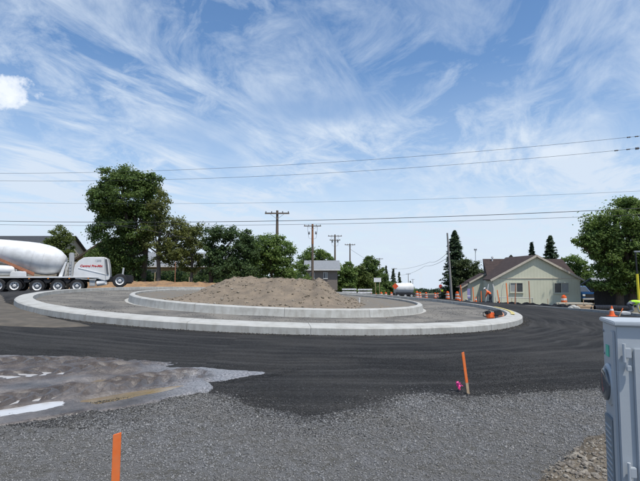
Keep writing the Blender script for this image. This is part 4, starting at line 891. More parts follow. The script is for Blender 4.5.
MB().box((tx(105.5), 0, tzz(283)), (.3, 2.2, .3)).build('bumper', M_TW, T, False, .04)
for y in (-.75, .75):
    MB().bar((tx(108), y, tzz(280)), (tx(124), y, tzz(279.5)), .14, .2).build('booster_arm', M_BLK, T)
    MB().bar((tx(122), y, tzz(279)), (tx(123.4), y, tzz(267.5)), .08, .1).build('booster_strut', M_LGREY, T)
MB().cyl((tx(120.4), YS + .3, tzz(280.8)), (tx(120.4), -YS - .3, tzz(280.8)), .1).build('axle', M_BLK, T)
for sx in (0, 1): MB().cyl((tx(108.5), (-.9, .9)[sx], tzz(279)), (tx(109.2), (-.9, .9)[sx], tzz(279)), .07, n=12).build('tail_light', M_RED, T)
for sx in (0, .32): MB().tube([(tx(67.2) + sx, YS + .1, tzz(278)), (tx(67.2) + sx, YS + .1, tzz(258))], .022, 6).build('ladder_rail', M_LGREY, T)
for k in range(6): MB().cyl((tx(67.2), YS + .1, tzz(276 - 3 * k)), (tx(67.2) + .32, YS + .1, tzz(276 - 3 * k)), .016, n=6).build('ladder_rung', M_LGREY, T)
for u_, v_ in ((28, 280.5), (48, 281), (68, 281.5)): MB().box((tx(u_), YS + .3, tzz(v_)), (.5, .3, .3)).build('valve_box', M_BLK, T, False, .03)
MB().tube([(tx(60), YS + .2, tzz(277)), (tx(63), YS + .15, tzz(281)), (tx(68), YS + .2, tzz(279)), (tx(72), YS + .25, tzz(276))], .03, 6).build('hose', M_BLK, T)
MB().bar((tx(76), YS + .03, tzz(278.5)), (tx(97), YS + .03, tzz(279.5)), .05, .08).build('side_rail', M_LGREY, T)
for u_ in (30, 49, 70, 89): MB().box((tx(u_), YS - .01, tzz(278.4)), (.09, .03, .06)).build('marker_light', M_ORV_, T)
# the cab and chute at the far left, just out of the picture
cb = MB().prism([(tx(-58), tzz(283)), (tx(-24), tzz(283)), (tx(-24), tzz(262)), (tx(-34), tzz(256)), (tx(-50), tzz(257)), (tx(-59), tzz(270))], -1.2, 1.2).build('cab', M_TW, T, True, .06)
MB().prism([(tx(-56), tzz(270)), (tx(-32), tzz(270)), (tx(-34), tzz(259)), (tx(-49), tzz(259.5))], -1.23, -1.195).build('side_window', M_GLASS, cb)
wheel(tx(-44), .53, YS + .18); wheel(tx(-44), .53, -YS - .18)
MB().lathe([(0, .35), (1.6, .3), (2.4, .25)], (tx(-30), 0, tzz(240)), (-1, 0, -.5), 14).build('discharge_chute', M_TW, T, True)

# ------------------------------------------------------------------ meter cabinet
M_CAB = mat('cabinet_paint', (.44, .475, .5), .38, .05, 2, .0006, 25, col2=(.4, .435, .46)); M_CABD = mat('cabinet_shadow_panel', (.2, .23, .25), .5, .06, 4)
cc = Vector((1.495, 2.45, 0)); ang = atan2(-.303, .953); cz = zg(1.55, 2.5)
K = thing('meter_cabinet', 'grey-blue steel electric meter cabinet at the right edge of the foreground', 'cabinet', (cc.x, cc.y, cz), ang)
CH = px(612, 326, 2.45).z - cz; CW, CD = .62, .262
MB().box((CW / 2, CD / 2, CH / 2 - .1), (CW, CD, CH + .2)).build('body', M_CAB, K, True, .004)
lid = MB().prism([(-.014, 0), (CW + .014, 0), (CW + .014, .022), (-.014, .022)], -.016, CD + .014).build('lid', M_CAB, K, True, .005); lid.location = (0, 0, CH + .001)
MB().box((CW * .45, -.018, CH - .012), (.1, .012, .018)).build('lid_handle', M_CAB, K, False, .003)
MB().box((CW / 2 + .03, -.008, CH / 2 - .06), (CW - .075, .014, CH - .09)).build('door', M_CAB, K, True, .005)
for z in (CH - .13, px(620, 470, 2.45).z - cz):
    h = MB().box((.042, -.02, z), (.03, .022, .05)).build('hinge', M_CAB, K, True, .004); MB().cyl((.026, -.024, z - .045), (.026, -.024, z + .045), .008).build('pin', M_CAB, h)
    MB().box((.045, -.019, z - .075), (.022, .014, .028)).build('hinge_stop', M_CAB, K, False, .003)
MB().box((-.006, .045, CH * .5), (.014, .05, CH - .06)).build('flange', M_CAB, K, True, .003)
mz = px(604, 384, 2.6).z - cz
ml = MB().lathe([(0, .108), (.006, .108), (.012, .098), (.016, .096)], (-.002, .155, mz), (-1, 0, 0), 32).build('meter_socket', M_CAB, K, True)
MB().lathe([(.012, .084), (.024, .083), (.03, .076), (.033, .05), (.0335, .005)], (-.002, .155, mz), (-1, 0, 0), 32).build('meter_glass', mat('meter_glass', (.09, .1, .11), .08, .1, 4, spec=.8), ml, True)
MB().box((-.003, .17, px(602, 350, 2.63).z - cz), (.004, .055, .06)).build('sticker', mat('green_sticker', (.1, .55, .38), .5, .06, 20), K)
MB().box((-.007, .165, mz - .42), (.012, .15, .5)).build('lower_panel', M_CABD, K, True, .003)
for yy, zz in ((.09, CH - .05), (.24, CH - .05), (.09, .5), (.24, .5), (.09, mz + .15), (.24, mz + .15)): MB().lathe([(0, .007), (.004, .006), (.005, .002)], (-.001, yy, zz), (-1, 0, 0), 8).build('bolt', M_STEEL, K)
for k in range(14): MB().box((-.0145, .165, mz - .22 - k * .03), (.004, .11, .01)).build('louver', M_CAB, K)

# ------------------------------------------------------------------ stakes
M_OR = mat('orange_stake_paint', (.83, .17, .03), .6, .1, 25, col2=(.75, .2, .06), coords='Object'); M_WOOD = mat('raw_wood', (.46, .33, .21), .8, .15, 20, .001, 60); M_PINK = mat('pink_ribbon', (.8, .05, .28), .5, .1, 20)
def stake(label, top, bot, w=.038, t=.012, paint=1.0, name='survey_stake', m=None, rz=.15):
    o0 = Vector(bot); r_ = thing(name, label, 'stake', o0, 0, 'wooden survey stakes'); d = Vector(top) - o0; L_ = d.length; M = Vector((0, 0, 1)).rotation_difference(d.normalized()).to_matrix().to_4x4() @ Matrix.Rotation(rz, 4, 'Z')
    def seg(a, b, nm, mm, skew=0):
        mb = MB().add([M @ Vector(q) for q in [(x, y, z) for z in (a, b) for x, y in ((-w / 2, -t / 2), (w / 2, -t / 2), (w / 2, t / 2), (-w / 2, t / 2))]], [(3, 2, 1, 0), (4, 5, 6, 7), (0, 1, 5, 4), (1, 2, 6, 5), (2, 3, 7, 6), (3, 0, 4, 7)])
        if skew: mb.v[4] = tuple(Vector(mb.v[4]) - d.normalized() * skew); mb.v[7] = tuple(Vector(mb.v[7]) - d.normalized() * skew)
        mb.build(nm, mm, r_, False, .0015)
    seg(-.2, L_ * (1 - paint) if paint < 1 else -.01, 'stake_foot', M_WOOD); seg(L_ * (1 - paint) + (.001 if paint < 1 else -.009), L_, 'painted_shaft', m or M_OR, .012); return r_
b1 = gnd(117, 556); D1 = 2.62; tp = px(117.3, 432.5, D1); stake('nearest orange survey stake standing in the foreground gravel', tp, (tp.x - .006, D1, zg(tp.x, D1) + .03), .041, rz=.1)
q = gnd(468, 394); tp = px(462.7, 352, q.y); stake('leaning orange survey stake with bare wood foot beside pink ribbon', tp, (q.x, q.y, q.z + .03), .038, .014, .78)
q = gnd(459.5, 391.5); rb = thing('ribbon', 'scrap of bright pink flagging tape beside the leaning stake', 'ribbon', (q.x, q.y, q.z + .03))
mb = MB(); r = random.Random(4)
for k in range(5):
    a = r.uniform(0, 6.28); pts = [Vector((0, 0, 0)), Vector((cos(a) * .03, sin(a) * .02, .04)), Vector((cos(a) * .045 + .01, sin(a) * .03, .05 + .012 * k)), Vector((cos(a) * .035 + .02, sin(a) * .05, .04 + .014 * k))]
    for i in range(3): p_, q_ = pts[i], pts[i + 1]; wv = Vector((r.uniform(-.014, .014), .006, r.uniform(.004, .014))); mb.add([p_ - wv, q_ - wv, q_ + wv, p_ + wv], [(0, 1, 2, 3)])
me = mb.build('tape_loops', M_PINK, rb); md = me.modifiers.new('s', 'SOLIDIFY'); md.thickness = .002
# ------------------------------------------------------------------ people
M_SKIN = mat('skin', (.5, .3, .21), .6, .06, 20); M_LIME = mat('lime_vest', (.42, .78, .03), .65, .12, 9); M_JEAN = mat('grey_trousers', (.16, .17, .19), .9, .15, 12); M_NAVY = mat('dark_trousers', (.03, .035, .05), .9, .15, 12)
M_BOOT = mat('boots', (.05, .035, .025), .8, .1, 9); M_HAT = mat('hard_hat', (.78, .78, .76), .35, .03, 4); M_ORV = mat('orange_vest', (.75, .13, .03), .7, .12, 9); M_SLEEVE = mat('pale_sleeve', (.55, .56, .55), .9, .1, 9); M_HAIR = mat('hair', (.05, .035, .025), .9)
def seg_d(c, a, b):
    e = b - a; t = max(0, min(1, (c - a).dot(e) / max(1e-9, e.length_squared))); return (c - a - e * t).length
def person(name, label, loc, rz, J, mats, hat=M_HAT, face=(1, 0, 0)):
    """J: joints in metres, head to toe, one continuous skinned body; mats: torso, arms, legs"""
    root = thing(name, label, 'person', loc, rz, 'road workers')
    V, E, R_, G = [], [], [], []
    def add(p, r, g, par):
        V.append(Vector(p)); R_.append(r); G.append(g); i = len(V) - 1
        if par is not None: E.append((par, i))
        return i
    pel = add(J['pelvis'], .155, 'torso', None); wst = add(Vector(J['pelvis']).lerp(Vector(J['chest']), .45), .14, 'torso', pel); ch = add(J['chest'], .165, 'torso', wst)
    nk = add(J['neck'], .06, 'skin', ch); hd = Vector(J['head']); h0 = add(Vector(J['neck']).lerp(hd, .55), .075, 'skin', nk); h1 = add(hd, .098, 'skin', h0); f = Vector(face)
    up = (hd - Vector(J['neck'])).normalized(); h2 = add(hd + up * .09, .07, 'hair', h1); add(hd + f * .1 - up * .02, .018, 'skin', h1); add(hd + f * .055 - up * .085, .035, 'skin', h0)
    for s in ('l', 'r'):
        sh_ = add(J['sh_' + s], .075, 'torso', ch); el = add(J['el_' + s], .05, 'arm', sh_); wr = add(J['wr_' + s], .034, 'arm', el)
        d = (Vector(J['wr_' + s]) - Vector(J['el_' + s])).normalized(); pm = add(Vector(J['wr_' + s]) + d * .08, .036, 'skin', wr); side = d.cross(Vector((0, 0, 1)) if abs(d.z) < .8 else Vector((1, 0, 0))).normalized(); nrm = d.cross(side)
        for k, (o_, ln) in enumerate(((-.03, .07), (-.01, .085), (.012, .08), (.032, .06))): a_ = add(V[pm] + d * .03 + side * o_, .010, 'skin', pm); add(V[a_] + d * ln * .6 + nrm * .02, .009, 'skin', a_)
        add(V[wr] + d * .05 - side * .06, .011, 'skin', wr)
        hp_ = add(Vector(J['pelvis']).lerp(Vector(J['kn_' + s]), .16) + Vector((0, (.1 if s == 'l' else -.1), 0)), .105, 'leg', pel); kn = add(J['kn_' + s], .068, 'leg', hp_); an = add(J['an_' + s], .048, 'leg', kn); add(J['to_' + s], .04, 'boot', an)
    me = bpy.data.meshes.new('body'); me.from_pydata(V, E, []); o = bpy.data.objects.new('body', me); C.objects.link(o)
    sk = o.modifiers.new('k', 'SKIN'); sk.use_smooth_shade = True; sv = me.skin_vertices[0].data
    for i, r_ in enumerate(R_): sv[i].radius = (r_, r_ * (1.18 if G[i] == 'torso' else 1)); sv[i].use_root = (i == 0)
    ss = o.modifiers.new('s', 'SUBSURF'); ss.levels = ss.render_levels = 1
    bpy.context.view_layer.update(); m2 = bpy.data.meshes.new_from_object(o.evaluated_get(bpy.context.evaluated_depsgraph_get())); bpy.data.objects.remove(o)
    names = ['torso', 'arm', 'leg', 'skin', 'hair', 'boot']; m2.materials.clear()
    for mm in (mats[0], mats[1], mats[2], M_SKIN, M_HAIR, M_BOOT): m2.materials.append(mm)
    for p in m2.polygons:
        c = Vector(p.center); best = min(E, key=lambda e: seg_d(c, V[e[0]], V[e[1]]))
        p.material_index = names.index(G[best[1]]); p.use_smooth = True
    link('body', m2, root)
    if hat:
        q = hd + up * .07; h = MB().lathe([(-.01, .15), (0, .155), (.012, .125), (.05, .118), (.09, .09), (.11, .04), (.113, .005)], q, up, 18).build('hard_hat', hat, root, True)
    return root
def ground_at(u, v): q = gnd(u, v); return q
q = base(626.5, 28.2)
wk = person('person', 'worker in lime hi-vis shirt and white hard hat bending down near the right edge', (q.x, q.y, q.z + .05), -.25,
       dict(pelvis=(0, 0, .62), chest=(.42, 0, .66), neck=(.58, 0, .70), head=(.70, 0, .74), sh_l=(.45, .2, .62), sh_r=(.45, -.2, .62), el_l=(.5, .24, .36), el_r=(.5, -.24, .36), wr_l=(.55, .2, .14), wr_r=(.58, -.2, .14),
            kn_l=(.2, .16, .22), kn_r=(.16, -.16, .24), an_l=(-.16, .14, .1), an_r=(-.14, -.14, .1), to_l=(-.0, .14, .04), to_r=(.02, -.14, .04)), (M_LIME, M_SLEEVE, M_JEAN), M_HAT, (.7, 0, -.7)); wk.scale = (1.12,) * 3
q = base(490, 44)
person('person', 'worker in orange-red vest stooping in front of the house', (q.x, q.y, q.z + .02), 2.6,
       dict(pelvis=(0, 0, .9), chest=(.26, 0, 1.18), neck=(.38, 0, 1.3), head=(.48, 0, 1.38), sh_l=(.28, .2, 1.16), sh_r=(.28, -.2, 1.16), el_l=(.38, .24, .9), el_r=(.4, -.24, .9), wr_l=(.45, .18, .66), wr_r=(.5, -.16, .68),
            kn_l=(.1, .12, .48), kn_r=(.02, -.12, .48), an_l=(-.02, .13, .09), an_r=(-.1, -.13, .09), to_l=(.14, .14, .04), to_r=(.06, -.14, .04)), (M_ORV, M_ORV, M_NAVY), M_HAT, (.8, 0, -.6))
STAND = dict(pelvis=(0, 0, .93), chest=(.02, 0, 1.28), neck=(.03, 0, 1.48), head=(.05, 0, 1.6), sh_l=(.02, .2, 1.38), sh_r=(.02, -.2, 1.38), el_l=(.06, .27, 1.1), el_r=(.1, -.26, 1.12), wr_l=(.14, .25, .88), wr_r=(.3, -.2, 1.2),
            kn_l=(.03, .11, .5), kn_r=(.03, -.11, .5), an_l=(-.02, .12, .09), an_r=(-.02, -.12, .09), to_l=(.14, .13, .04), to_r=(.14, -.13, .04))
q = base(441.5, 78)
person('person', 'flagger in lime vest holding a red paddle at the road edge near the spruce', (q.x, q.y, q.z + .05), -pi / 2, STAND, (M_LIME, M_ORV, M_NAVY), M_HAT, (1, 0, 0))
pd = thing('stop_paddle', 'red stop paddle held up by the flagger near the spruce', 'sign', (q.x - .32, q.y - .32, q.z))
MB().cyl((0, 0, .1), (0, 0, 1.75), .018).build('staff', M_LGREY, pd)
oc = MB(); oc.lathe([(-.006, .3), (.006, .3)], (0, -.02, 2.0), (0, 1, 0), 8); op = oc.build('plate', mat('stop_red', (.6, .03, .02), .5, .05, 5), pd)
lettering('STOP', .2, (-.24, -.032, 1.93), M_WHITE, op)

# ------------------------------------------------------------------ traffic control
M_BARREL = mat('barrel_orange', (.85, .15, .03), .5, .08, 9); M_BAND = mat('barrel_white', (.75, .75, .73), .5, .05, 9)
def barrel_proto():
    r_ = thing('traffic_barrel', 'x', 'barrel', (0, 0, 0), 0, 'orange traffic barrels'); z = 0.03; MB().lathe([(0, .33), (.05, .33), (.07, .29)], (0, 0, 0), (0, 0, 1), 16).build('base', M_BLK, r_)
    for k in range(5):
        a = .28 - .018 * k; MB().lathe([(0, a), (.01, a + .004), (.175, a - .006), (.18, a - .012)], (0, 0, .06 + k * .185), (0, 0, 1), 16).build('band', M_BAND if k in (1, 3) else M_BARREL, r_, True)
    MB().box((0, 0, 1.03), (.24, .05, .12)).build('handle', M_BARREL, r_, False, .02); return r_
bp = barrel_proto(); first = True
for (u, D, lab) in ((416.5, 70, 'orange and white barrel just right of the distant white truck'), (419.5, 82, 'barrel half hidden right behind the barrel beside the distant truck'), (425.5, 84, 'single orange barrel standing in the middle of the far road'),
                    (391, 84, 'orange barrel against the left side of the distant truck'), (385.5, 86, 'middle orange barrel of the row left of the distant truck'), (381, 85, 'orange barrel nearest the small white sign'),
                    (434.5, 92, 'orange barrel on the far road left of the flagger'), (447, 64, 'orange barrel at the foot of the leaning grey pole'), (456.5, 58, 'orange barrel between the leaning pole and the house'), (562.5, 42.5, 'orange barrel in front of the right house window'),
                    (462.5, 66, 'orange barrel below the round pale tree'), (437, 120, 'tiny orange barrel farthest along the road')):
    o = bp if first else copy_tree(bp); first = False; b = base(u, D); o.location = (b.x, b.y, b.z); o['label'] = lab; o['group'] = 'orange traffic barrels'
def cone(u, v, lab, h=.72, D=None):
    q = gnd(u, v) if D is None else base(u, D); r_ = thing('traffic_cone', lab, 'cone', q, 0, 'traffic cones'); MB().box((0, 0, .015), (.36, .36, .03)).build('base', M_BARREL, r_, False, .006)
    MB().lathe([(.03, .14), (h * .55, .08), (h, .03)], (0, 0, 0), (0, 0, 1), 16).build('cone_body', M_BARREL, r_, True); MB().lathe([(h * .55, .0865), (h * .72, .067)], (0, 0, 0), (0, 0, 1), 16, False).build('collar', M_BAND, r_, True)
cone(612, 316.3, 'orange cone beside the black pipe near the kneeling worker', .5); cone(371, 0, 'orange cone under the small white sign', .9, 80); cone(376, 0, 'orange cone just right of the white sign post', .9, 81); cone(459, 0, 'small orange cone left of the house side wing', .72, 50); cone(475, 0, 'orange cone before the house side door', .72, 47)
M_BARR = mat('barricade_white', (.75, .76, .77), .5, .06, 4); M_BORG = mat('barricade_faded_stripe', (.62, .6, .66), .5, .1, 4)
for u, lab in ((349.2, 'left white three-rail barricade blocking the side of the road'), (364.8, 'right white three-rail barricade blocking the side of the road')):
    b = base(u, 80); r_ = thing('barricade', lab, 'barricade', b, 0, 'white barricades')
    for k in range(3):
        rl = MB().box((0, 0, .5 + k * .47), (2.38, .03, .25)).build('rail', M_BARR, r_)
        for j in range(4): MB().prism([(-1.05 + j * .6, .42 + k * .47), (-.85 + j * .6, .42 + k * .47), (-.7 + j * .6, .58 + k * .47), (-.9 + j * .6, .58 + k * .47)], -.022, -.0155).build('stripe', M_BORG, rl)
    for s in (-1, 1): MB().box((s * .9, .04, .8), (.05, .05, 1.6)).build('upright', M_STEEL, r_); MB().box((s * .9, .0, .04), (.06, 1.1, .06)).build('foot', M_STEEL, r_)
b = base(377.3, 82); sg = thing('road_sign', 'small blank white sign on two posts right of the barricades', 'sign', b); hz = px(377, 280, 82).z - b.z
MB().box((0, 0, hz), (1.25, .02, .72)).build('sign_board', M_BARR, sg, False, .004)
for s in (-.35, .35): MB().box((s, .03, hz / 2), (.06, .04, hz)).build('post', M_WOOD, sg)
b = base(395, 92); sg = thing('road_sign', 'orange diamond road-work sign in front of the distant truck', 'sign', b); hz = px(395, 286.2, 92).z - b.z; mb = MB().box((0, 0, hz), (.86, .02, .86), Matrix.Rotation(pi / 4, 3, 'Y')); mb.build('sign_board', mat('sign_orange', (.75, .1, .03), .5, .05, 4), sg)
MB().box((0, .03, hz / 2), (.05, .04, hz)).build('post', M_STEEL, sg)
b = base(468, 50); sg = thing('sign_stand', 'slim lilac and white roll-up sign stand before the side wing', 'sign', b); MB().box((0, 0, 1.0), (.3, .03, 1.0)).build('panel', mat('lilac', (.3, .27, .5), .6), sg); MB().box((0, -.005, .75), (.32, .03, .12)).build('stripe', M_BAND, sg); MB().box((0, .04, .7), (.05, .05, 1.4)).build('post', M_STEEL, sg); MB().box((0, 0, .03), (.6, .5, .05)).build('foot', M_STEEL, sg)

# distant tanker truck
b = base(403, 100); FT = thing('tanker_truck', 'distant white truck with rounded body on the far road', 'truck', b, .1)
MB().lathe([(-.0, .5), (.12, .95), (.5, 1.12), (3.4, 1.12), (3.8, .9), (3.9, .4)], (-1.85, 0, 1.95), (1, 0, .02), 24).build('tank', M_DRUM, FT, True); MB().box((0, 0, .85), (4.4, 2.2, .35)).build('frame', M_BLK, FT)
MB().box((-.3, 1.9, 1.6), (2.2, 1.6, 1.8)).build('cab', M_TW, FT, False, .1)
for x in (-1.4, 0.1, 1.4):
    for y in (-.95, .95): o = MB().lathe([(-.15, .3), (-.14, .48), (.14, .48), (.15, .3)], (x, y, .5), (0, 1, 0), 18).build('wheel', M_RUB, FT, True); MB().lathe([(-.17, .24), (-.16, .02)], (x, y, .5), (0, 1, 0), 14).build('rim', M_LGREY, o)
for x in (-1.9, 1.9): MB().box((x, -1.02, .95), (.22, .06, .14)).build('tail_light', M_RED, FT)
# ------------------------------------------------------------------ right-hand clutter
ed = [Vector((17.75, 20, 0)), Vector((18.2, 27, 0)), Vector((17.5, 35, 0)), Vector((16.3, 43, 0)), Vector((16, 51, 0)), Vector((18.5, 62, 0)), Vector((23, 80, 0))]
kr = bpy.data.objects.new('street_kerb', None); C.objects.link(kr); tag(kr, kind='structure')
for a, c_ in zip(ed[:-1], ed[1:]):
    n = max(1, round((c_ - a).length / 3.2))
    for i in range(n):
        p, q = a.lerp(c_, i / n), a.lerp(c_, (i + 1) / n); p.z, q.z = zg(p.x, p.y) + .05, zg(q.x, q.y) + .05; e = (q - p).normalized() * .008; MB().bar(p + e, q - e, .18, .24).build('kerb_section', M_KERB, kr)
layer('sidewalk_base', [(18.1, 20), (18.5, 27), (17.8, 35), (16.6, 43), (16.3, 51), (17.5, 51), (18.6, 43), (20.5, 35), (22.5, 28), (23, 20)], .25, .1, mat('pale_base', (.22, .21, .19), .95, .2, 4, .02, 30), .4, .1, .8, .05, 1.2)
SF = thing('silt_fence', 'low black plastic silt fence along the front of the house', 'fence', base(535, 41)); o0 = SF.location.copy(); pts = [(478, 48.5), (492, 46.5), (505, 45), (520, 43.5), (535, 42), (550, 41), (565, 40), (580, 39.3), (592, 38.8)]
mb = MB(); P = []; r = random.Random(3)
for (u1, d1), (u2, d2) in zip(pts[:-1], pts[1:]):
    for k in range(5): t = k / 5; b = base(u1 + (u2 - u1) * t, d1 + (d2 - d1) * t); P.append((b, .2 + .2 * r.random() * (1 if k else .4)))
vs = []; fs = []
for i, (b, h) in enumerate(P): j = r.uniform(-.08, .08); vs += [b - o0 + Vector((0, j - .15, -.05)), b - o0 + Vector((0, j, h)), b - o0 + Vector((0, j + .03, h - .01)), b - o0 + Vector((0, j + .12, -.05))]
for i in range(len(P) - 1): fs += [(4 * i + k, 4 * i + k + 1, 4 * i + k + 5, 4 * i + k + 4) for k in range(3)]
mb.add(vs, fs).build('plastic_sheet', mat('black_plastic', (.02, .02, .022), .45, .2, 5), SF)
for i in range(0, len(P), 6): MB().box(P[i][0] - o0 + Vector((0, .1, .35)), (.04, .04, .8)).build('post', M_WOOD, SF)
for lab, u, D, v0, v1, uu, m_, w_ in (('tall orange stake left of the left house window', 506.8, 43, 283, 303, 506.2, None, .09), ('brown weathered post between the two house windows', 528.5, 43, 281, 303, 528.8, M_RUST, .08), ('red stake leaning across the left house window', 513.5, 43, 298, 303, 515.8, M_RUST, .07),
                               ('orange stake at the corner of the house porch', 498.5, 44, 290, 303, 497.2, None, .07), ('orange stake nearest the side wing door', 473, 47, 287, 302, 472.8, None, .08), ('orange stake left of the lilac sign stand', 461.5, 51, 285, 301, 460.5, None, .08),
                               ('short orange stake at the left end of the silt fence', 480.5, 46, 291, 303, 481, None, .07), ('reddish stake in the soil bank left of the mound', 175.5, 42.5, 262, 288, 175.5, M_RUST, .05), ('thin bare stake in the soil bank nearest the truck', 155, 42.5, 272, 289, 155.2, M_WOOD, .05), ('thin bare stake in the soil bank nearest the mound', 189.5, 42.5, 277, 288, 189.3, M_WOOD, .05)):
    b = base(u, D); vt = v0 if 'leaning' not in lab else 283.5; stake(lab, px(uu, vt, D), (b.x, b.y, b.z), w_, .05, .92, m=m_)
for lab, u0, u1 in (('white lath leaning left of the stooping worker', 484, 488.5), ('pale lath leaning right of the stooping worker', 496, 492.8)):
    b = base(u0, 44.5); stake(lab, px(u1, 284, 44.8), (b.x, b.y, b.z), .07, .03, 1.0, m=M_LGREY)
rl = thing('pipe_rail', 'thin steel pipe rail before the left house window', 'rail', base(516, 44)); o0 = rl.location
a, c_ = px(499, 297.5, 44) - o0, px(533, 298.2, 44) - o0
MB().cyl(a, c_, .03).build('rail', M_STEEL, rl)
for t in (0.02, .5, .98): p = a.lerp(c_, t); MB().cyl((p.x, p.y, -.1), p, .025).build('post', M_STEEL, rl)
MB().tube([(a.x + .2, 0, 0), (a.x + .25, 0, 1.3), (a.x + .35, 0, 1.9), (a.x + .5, 0, 2.0)], .018, 5).build('bent_rod', M_STEEL, rl)
lu = thing('lumber_stack', 'stack of pale form boards in front of the house right corner', 'lumber', base(574, 41.5), -.1); r = random.Random(8)
for k in range(9): MB().box((r.uniform(-.15, .15), (k % 3) * .24, .1 + (k // 3) * .14), (2.6 + r.uniform(-.4, .2), .2, .11), rz=r.uniform(-.04, .04)).build('board', M_WOOD if k % 2 else M_TRIM, lu)
lu = thing('lumber_stack', 'low pile of pale boards before the blue pickup', 'lumber', base(589, 39), -.1)
for k in range(6): MB().box((r.uniform(-.1, .1), (k % 3) * .22, .1 + (k // 3) * .13), (1.9, .19, .1), rz=r.uniform(-.04, .04)).build('board', M_WOOD, lu)
for i, (u, D, s, lab) in enumerate(((571, 37.5, .5, 'white broken concrete lump left of the low board pile'), (574.5, 37, .42, 'smaller white concrete lump in front of the board stack'), (568.5, 37.2, .33, 'smallest white concrete lump near the orange barrel'))):
    bm = bmesh.new(); bmesh.ops.create_icosphere(bm, subdivisions=2, radius=s * .6); rr = random.Random(i)
    for v in bm.verts: v.co *= rr.uniform(.75, 1.15); v.co.z *= .8
    me = bpy.data.meshes.new('concrete_lump'); bm.to_mesh(me); bm.free(); me.materials.append(M_CONC); o = link('concrete_lump', me); o.location = base(u, D) + Vector((0, 0, s * .3)); tag(o, lab, 'rubble', 'concrete lumps')
M_PIPE = mat('black_pipe', (.015, .015, .017), .4, .2, 5)
for i, (u, D, L_, lab) in enumerate(((603.5, 31.5, 1.35, 'shorter black corrugated pipe length behind the orange cone'), (611, 33, 2.1, 'longer black corrugated pipe length lying farther back'))):
    o = thing('drain_pipe', lab, 'pipe', base(u, D), -.12, 'black drain pipes'); prof = []; n = int(L_ / .05)
    for k in range(n + 1): prof.append((-L_ / 2 + k * L_ / n, .2 if k % 2 else .178))
    MB().lathe(prof, (0, 0, .21 + .1), (1, 0, 0), 20, False).build('corrugated_wall', M_PIPE, o, True); MB().lathe([(-L_ / 2, .165), (L_ / 2, .165)], (0, 0, .31), (1, 0, 0), 20, False).build('liner', M_PIPE, o, True)
q = gnd(620.5, 316.5); stake('short lath with orange tip and lime ribbon left of the kneeling worker', (q.x + .14, q.y, q.z + .42), (q.x - .06, q.y, q.z), .045, .02, .45)
o = thing('cement_bag', 'pale paper bag lying between the cone and the kneeling worker', 'bag', gnd(624, 315.5)); bm = bmesh.new(); bmesh.ops.create_cube(bm, size=1); bmesh.ops.subdivide_edges(bm, edges=bm.edges[:], cuts=3, use_grid_fill=True)
for v in bm.verts: v.co = Vector((v.co.x * .55, v.co.y * .36, v.co.z * .2 * (1.3 - 1.6 * (v.co.x ** 2 + v.co.y ** 2)) + .12))
me = bpy.data.meshes.new('sack'); bm.to_mesh(me); bm.free(); me.materials.append(M_LGREY); me.polygons.foreach_set('use_smooth', [True] * len(me.polygons)); link('sack', me, o)
# slender post with yellow sleeve
b = base(637.5, 29); yp = thing('signal_post', 'slim dark post with yellow lower sleeve and short top arm at the right edge', 'post', b); h0 = px(636, 251.5, 29).z - b.z; dx = px(635.4, 252, 29).x - b.x
MB().tube([(0, 0, -.1), (dx * .5, 0, h0 * .5), (dx, 0, h0)], .045, 8).build('shaft', M_PIPE, yp, True); MB().tube([(0, 0, .05), (dx * .32, 0, h0 * .32), (dx * .65, 0, h0 * .65)], .075, 8).build('yellow_sleeve', mat('yellow_plastic', (.75, .62, .03), .5, .06, 5), yp, True)
MB().box((dx + .28, 0, h0), (.7, .09, .09)).build('top_arm', M_STEEL, yp)
# blue pickup facing us under the trees
b = base(589, 51.5); PU = thing('pickup_truck', 'blue pickup truck parked nose-out between house and shed', 'pickup', b, .05); M_BLUE = mat('blue_paint', (.02, .09, .24), .3, .05, 3, coat=.5)
MB().prism([(-.92, .45), (.92, .45), (.95, 1.05), (.9, 1.2), (-.9, 1.2), (-.95, 1.05)], 0, 5.2).build('body', M_BLUE, PU, True, .05)
cb_ = MB().add([(-.88, 1.3, 1.2), (.88, 1.3, 1.2), (.88, 3.3, 1.2), (-.88, 3.3, 1.2), (-.7, 1.95, 1.85), (.7, 1.95, 1.85), (.7, 3.1, 1.85), (-.7, 3.1, 1.85)], [(0, 1, 5, 4), (1, 2, 6, 5), (2, 3, 7, 6), (3, 0, 4, 7), (4, 5, 6, 7), (3, 2, 1, 0)]).build('cab', M_BLUE, PU, True, .04)
MB().add([(-.76, 1.33, 1.25), (.76, 1.33, 1.25), (.62, 1.87, 1.77), (-.62, 1.87, 1.77), (-.76, 1.36, 1.27), (.76, 1.36, 1.27), (.62, 1.9, 1.79), (-.62, 1.9, 1.79)], [(0, 1, 2, 3), (7, 6, 5, 4), (0, 1, 5, 4), (1, 2, 6, 5), (2, 3, 7, 6), (3, 0, 4, 7)]).build('windscreen', M_GLASS, cb_)
MB().box((0, -.02, .85), (1.1, .06, .34)).build('grille', M_BLK, PU); MB().box((0, -.09, .5), (1.86, .16, .2)).build('bumper', M_LGREY, PU, False, .04)
for s in (-1, 1):
    MB().box((s * .74, -.02, .9), (.3, .06, .2)).build('headlight', M_BAND, PU, False, .02); MB().box((s * 1.05, 1.5, 1.3), (.2, .1, .16)).build('mirror', M_BLK, PU, False, .02)
    for y in (.95, 4.2): o = MB().lathe([(-.12, .24), (-.11, .36), (.11, .36), (.12, .24)], (s * .82, y, .36), (1, 0, 0), 20).build('wheel', M_RUB, PU, True); MB().lathe([(-.13, .22), (.13, .22)], (s * .82, y, .36), (1, 0, 0), 16).build('rim', M_LGREY, o)
bf = thing('board_fence', 'dark board fence behind the black pipes under the big tree', 'fence', base(620, 47))
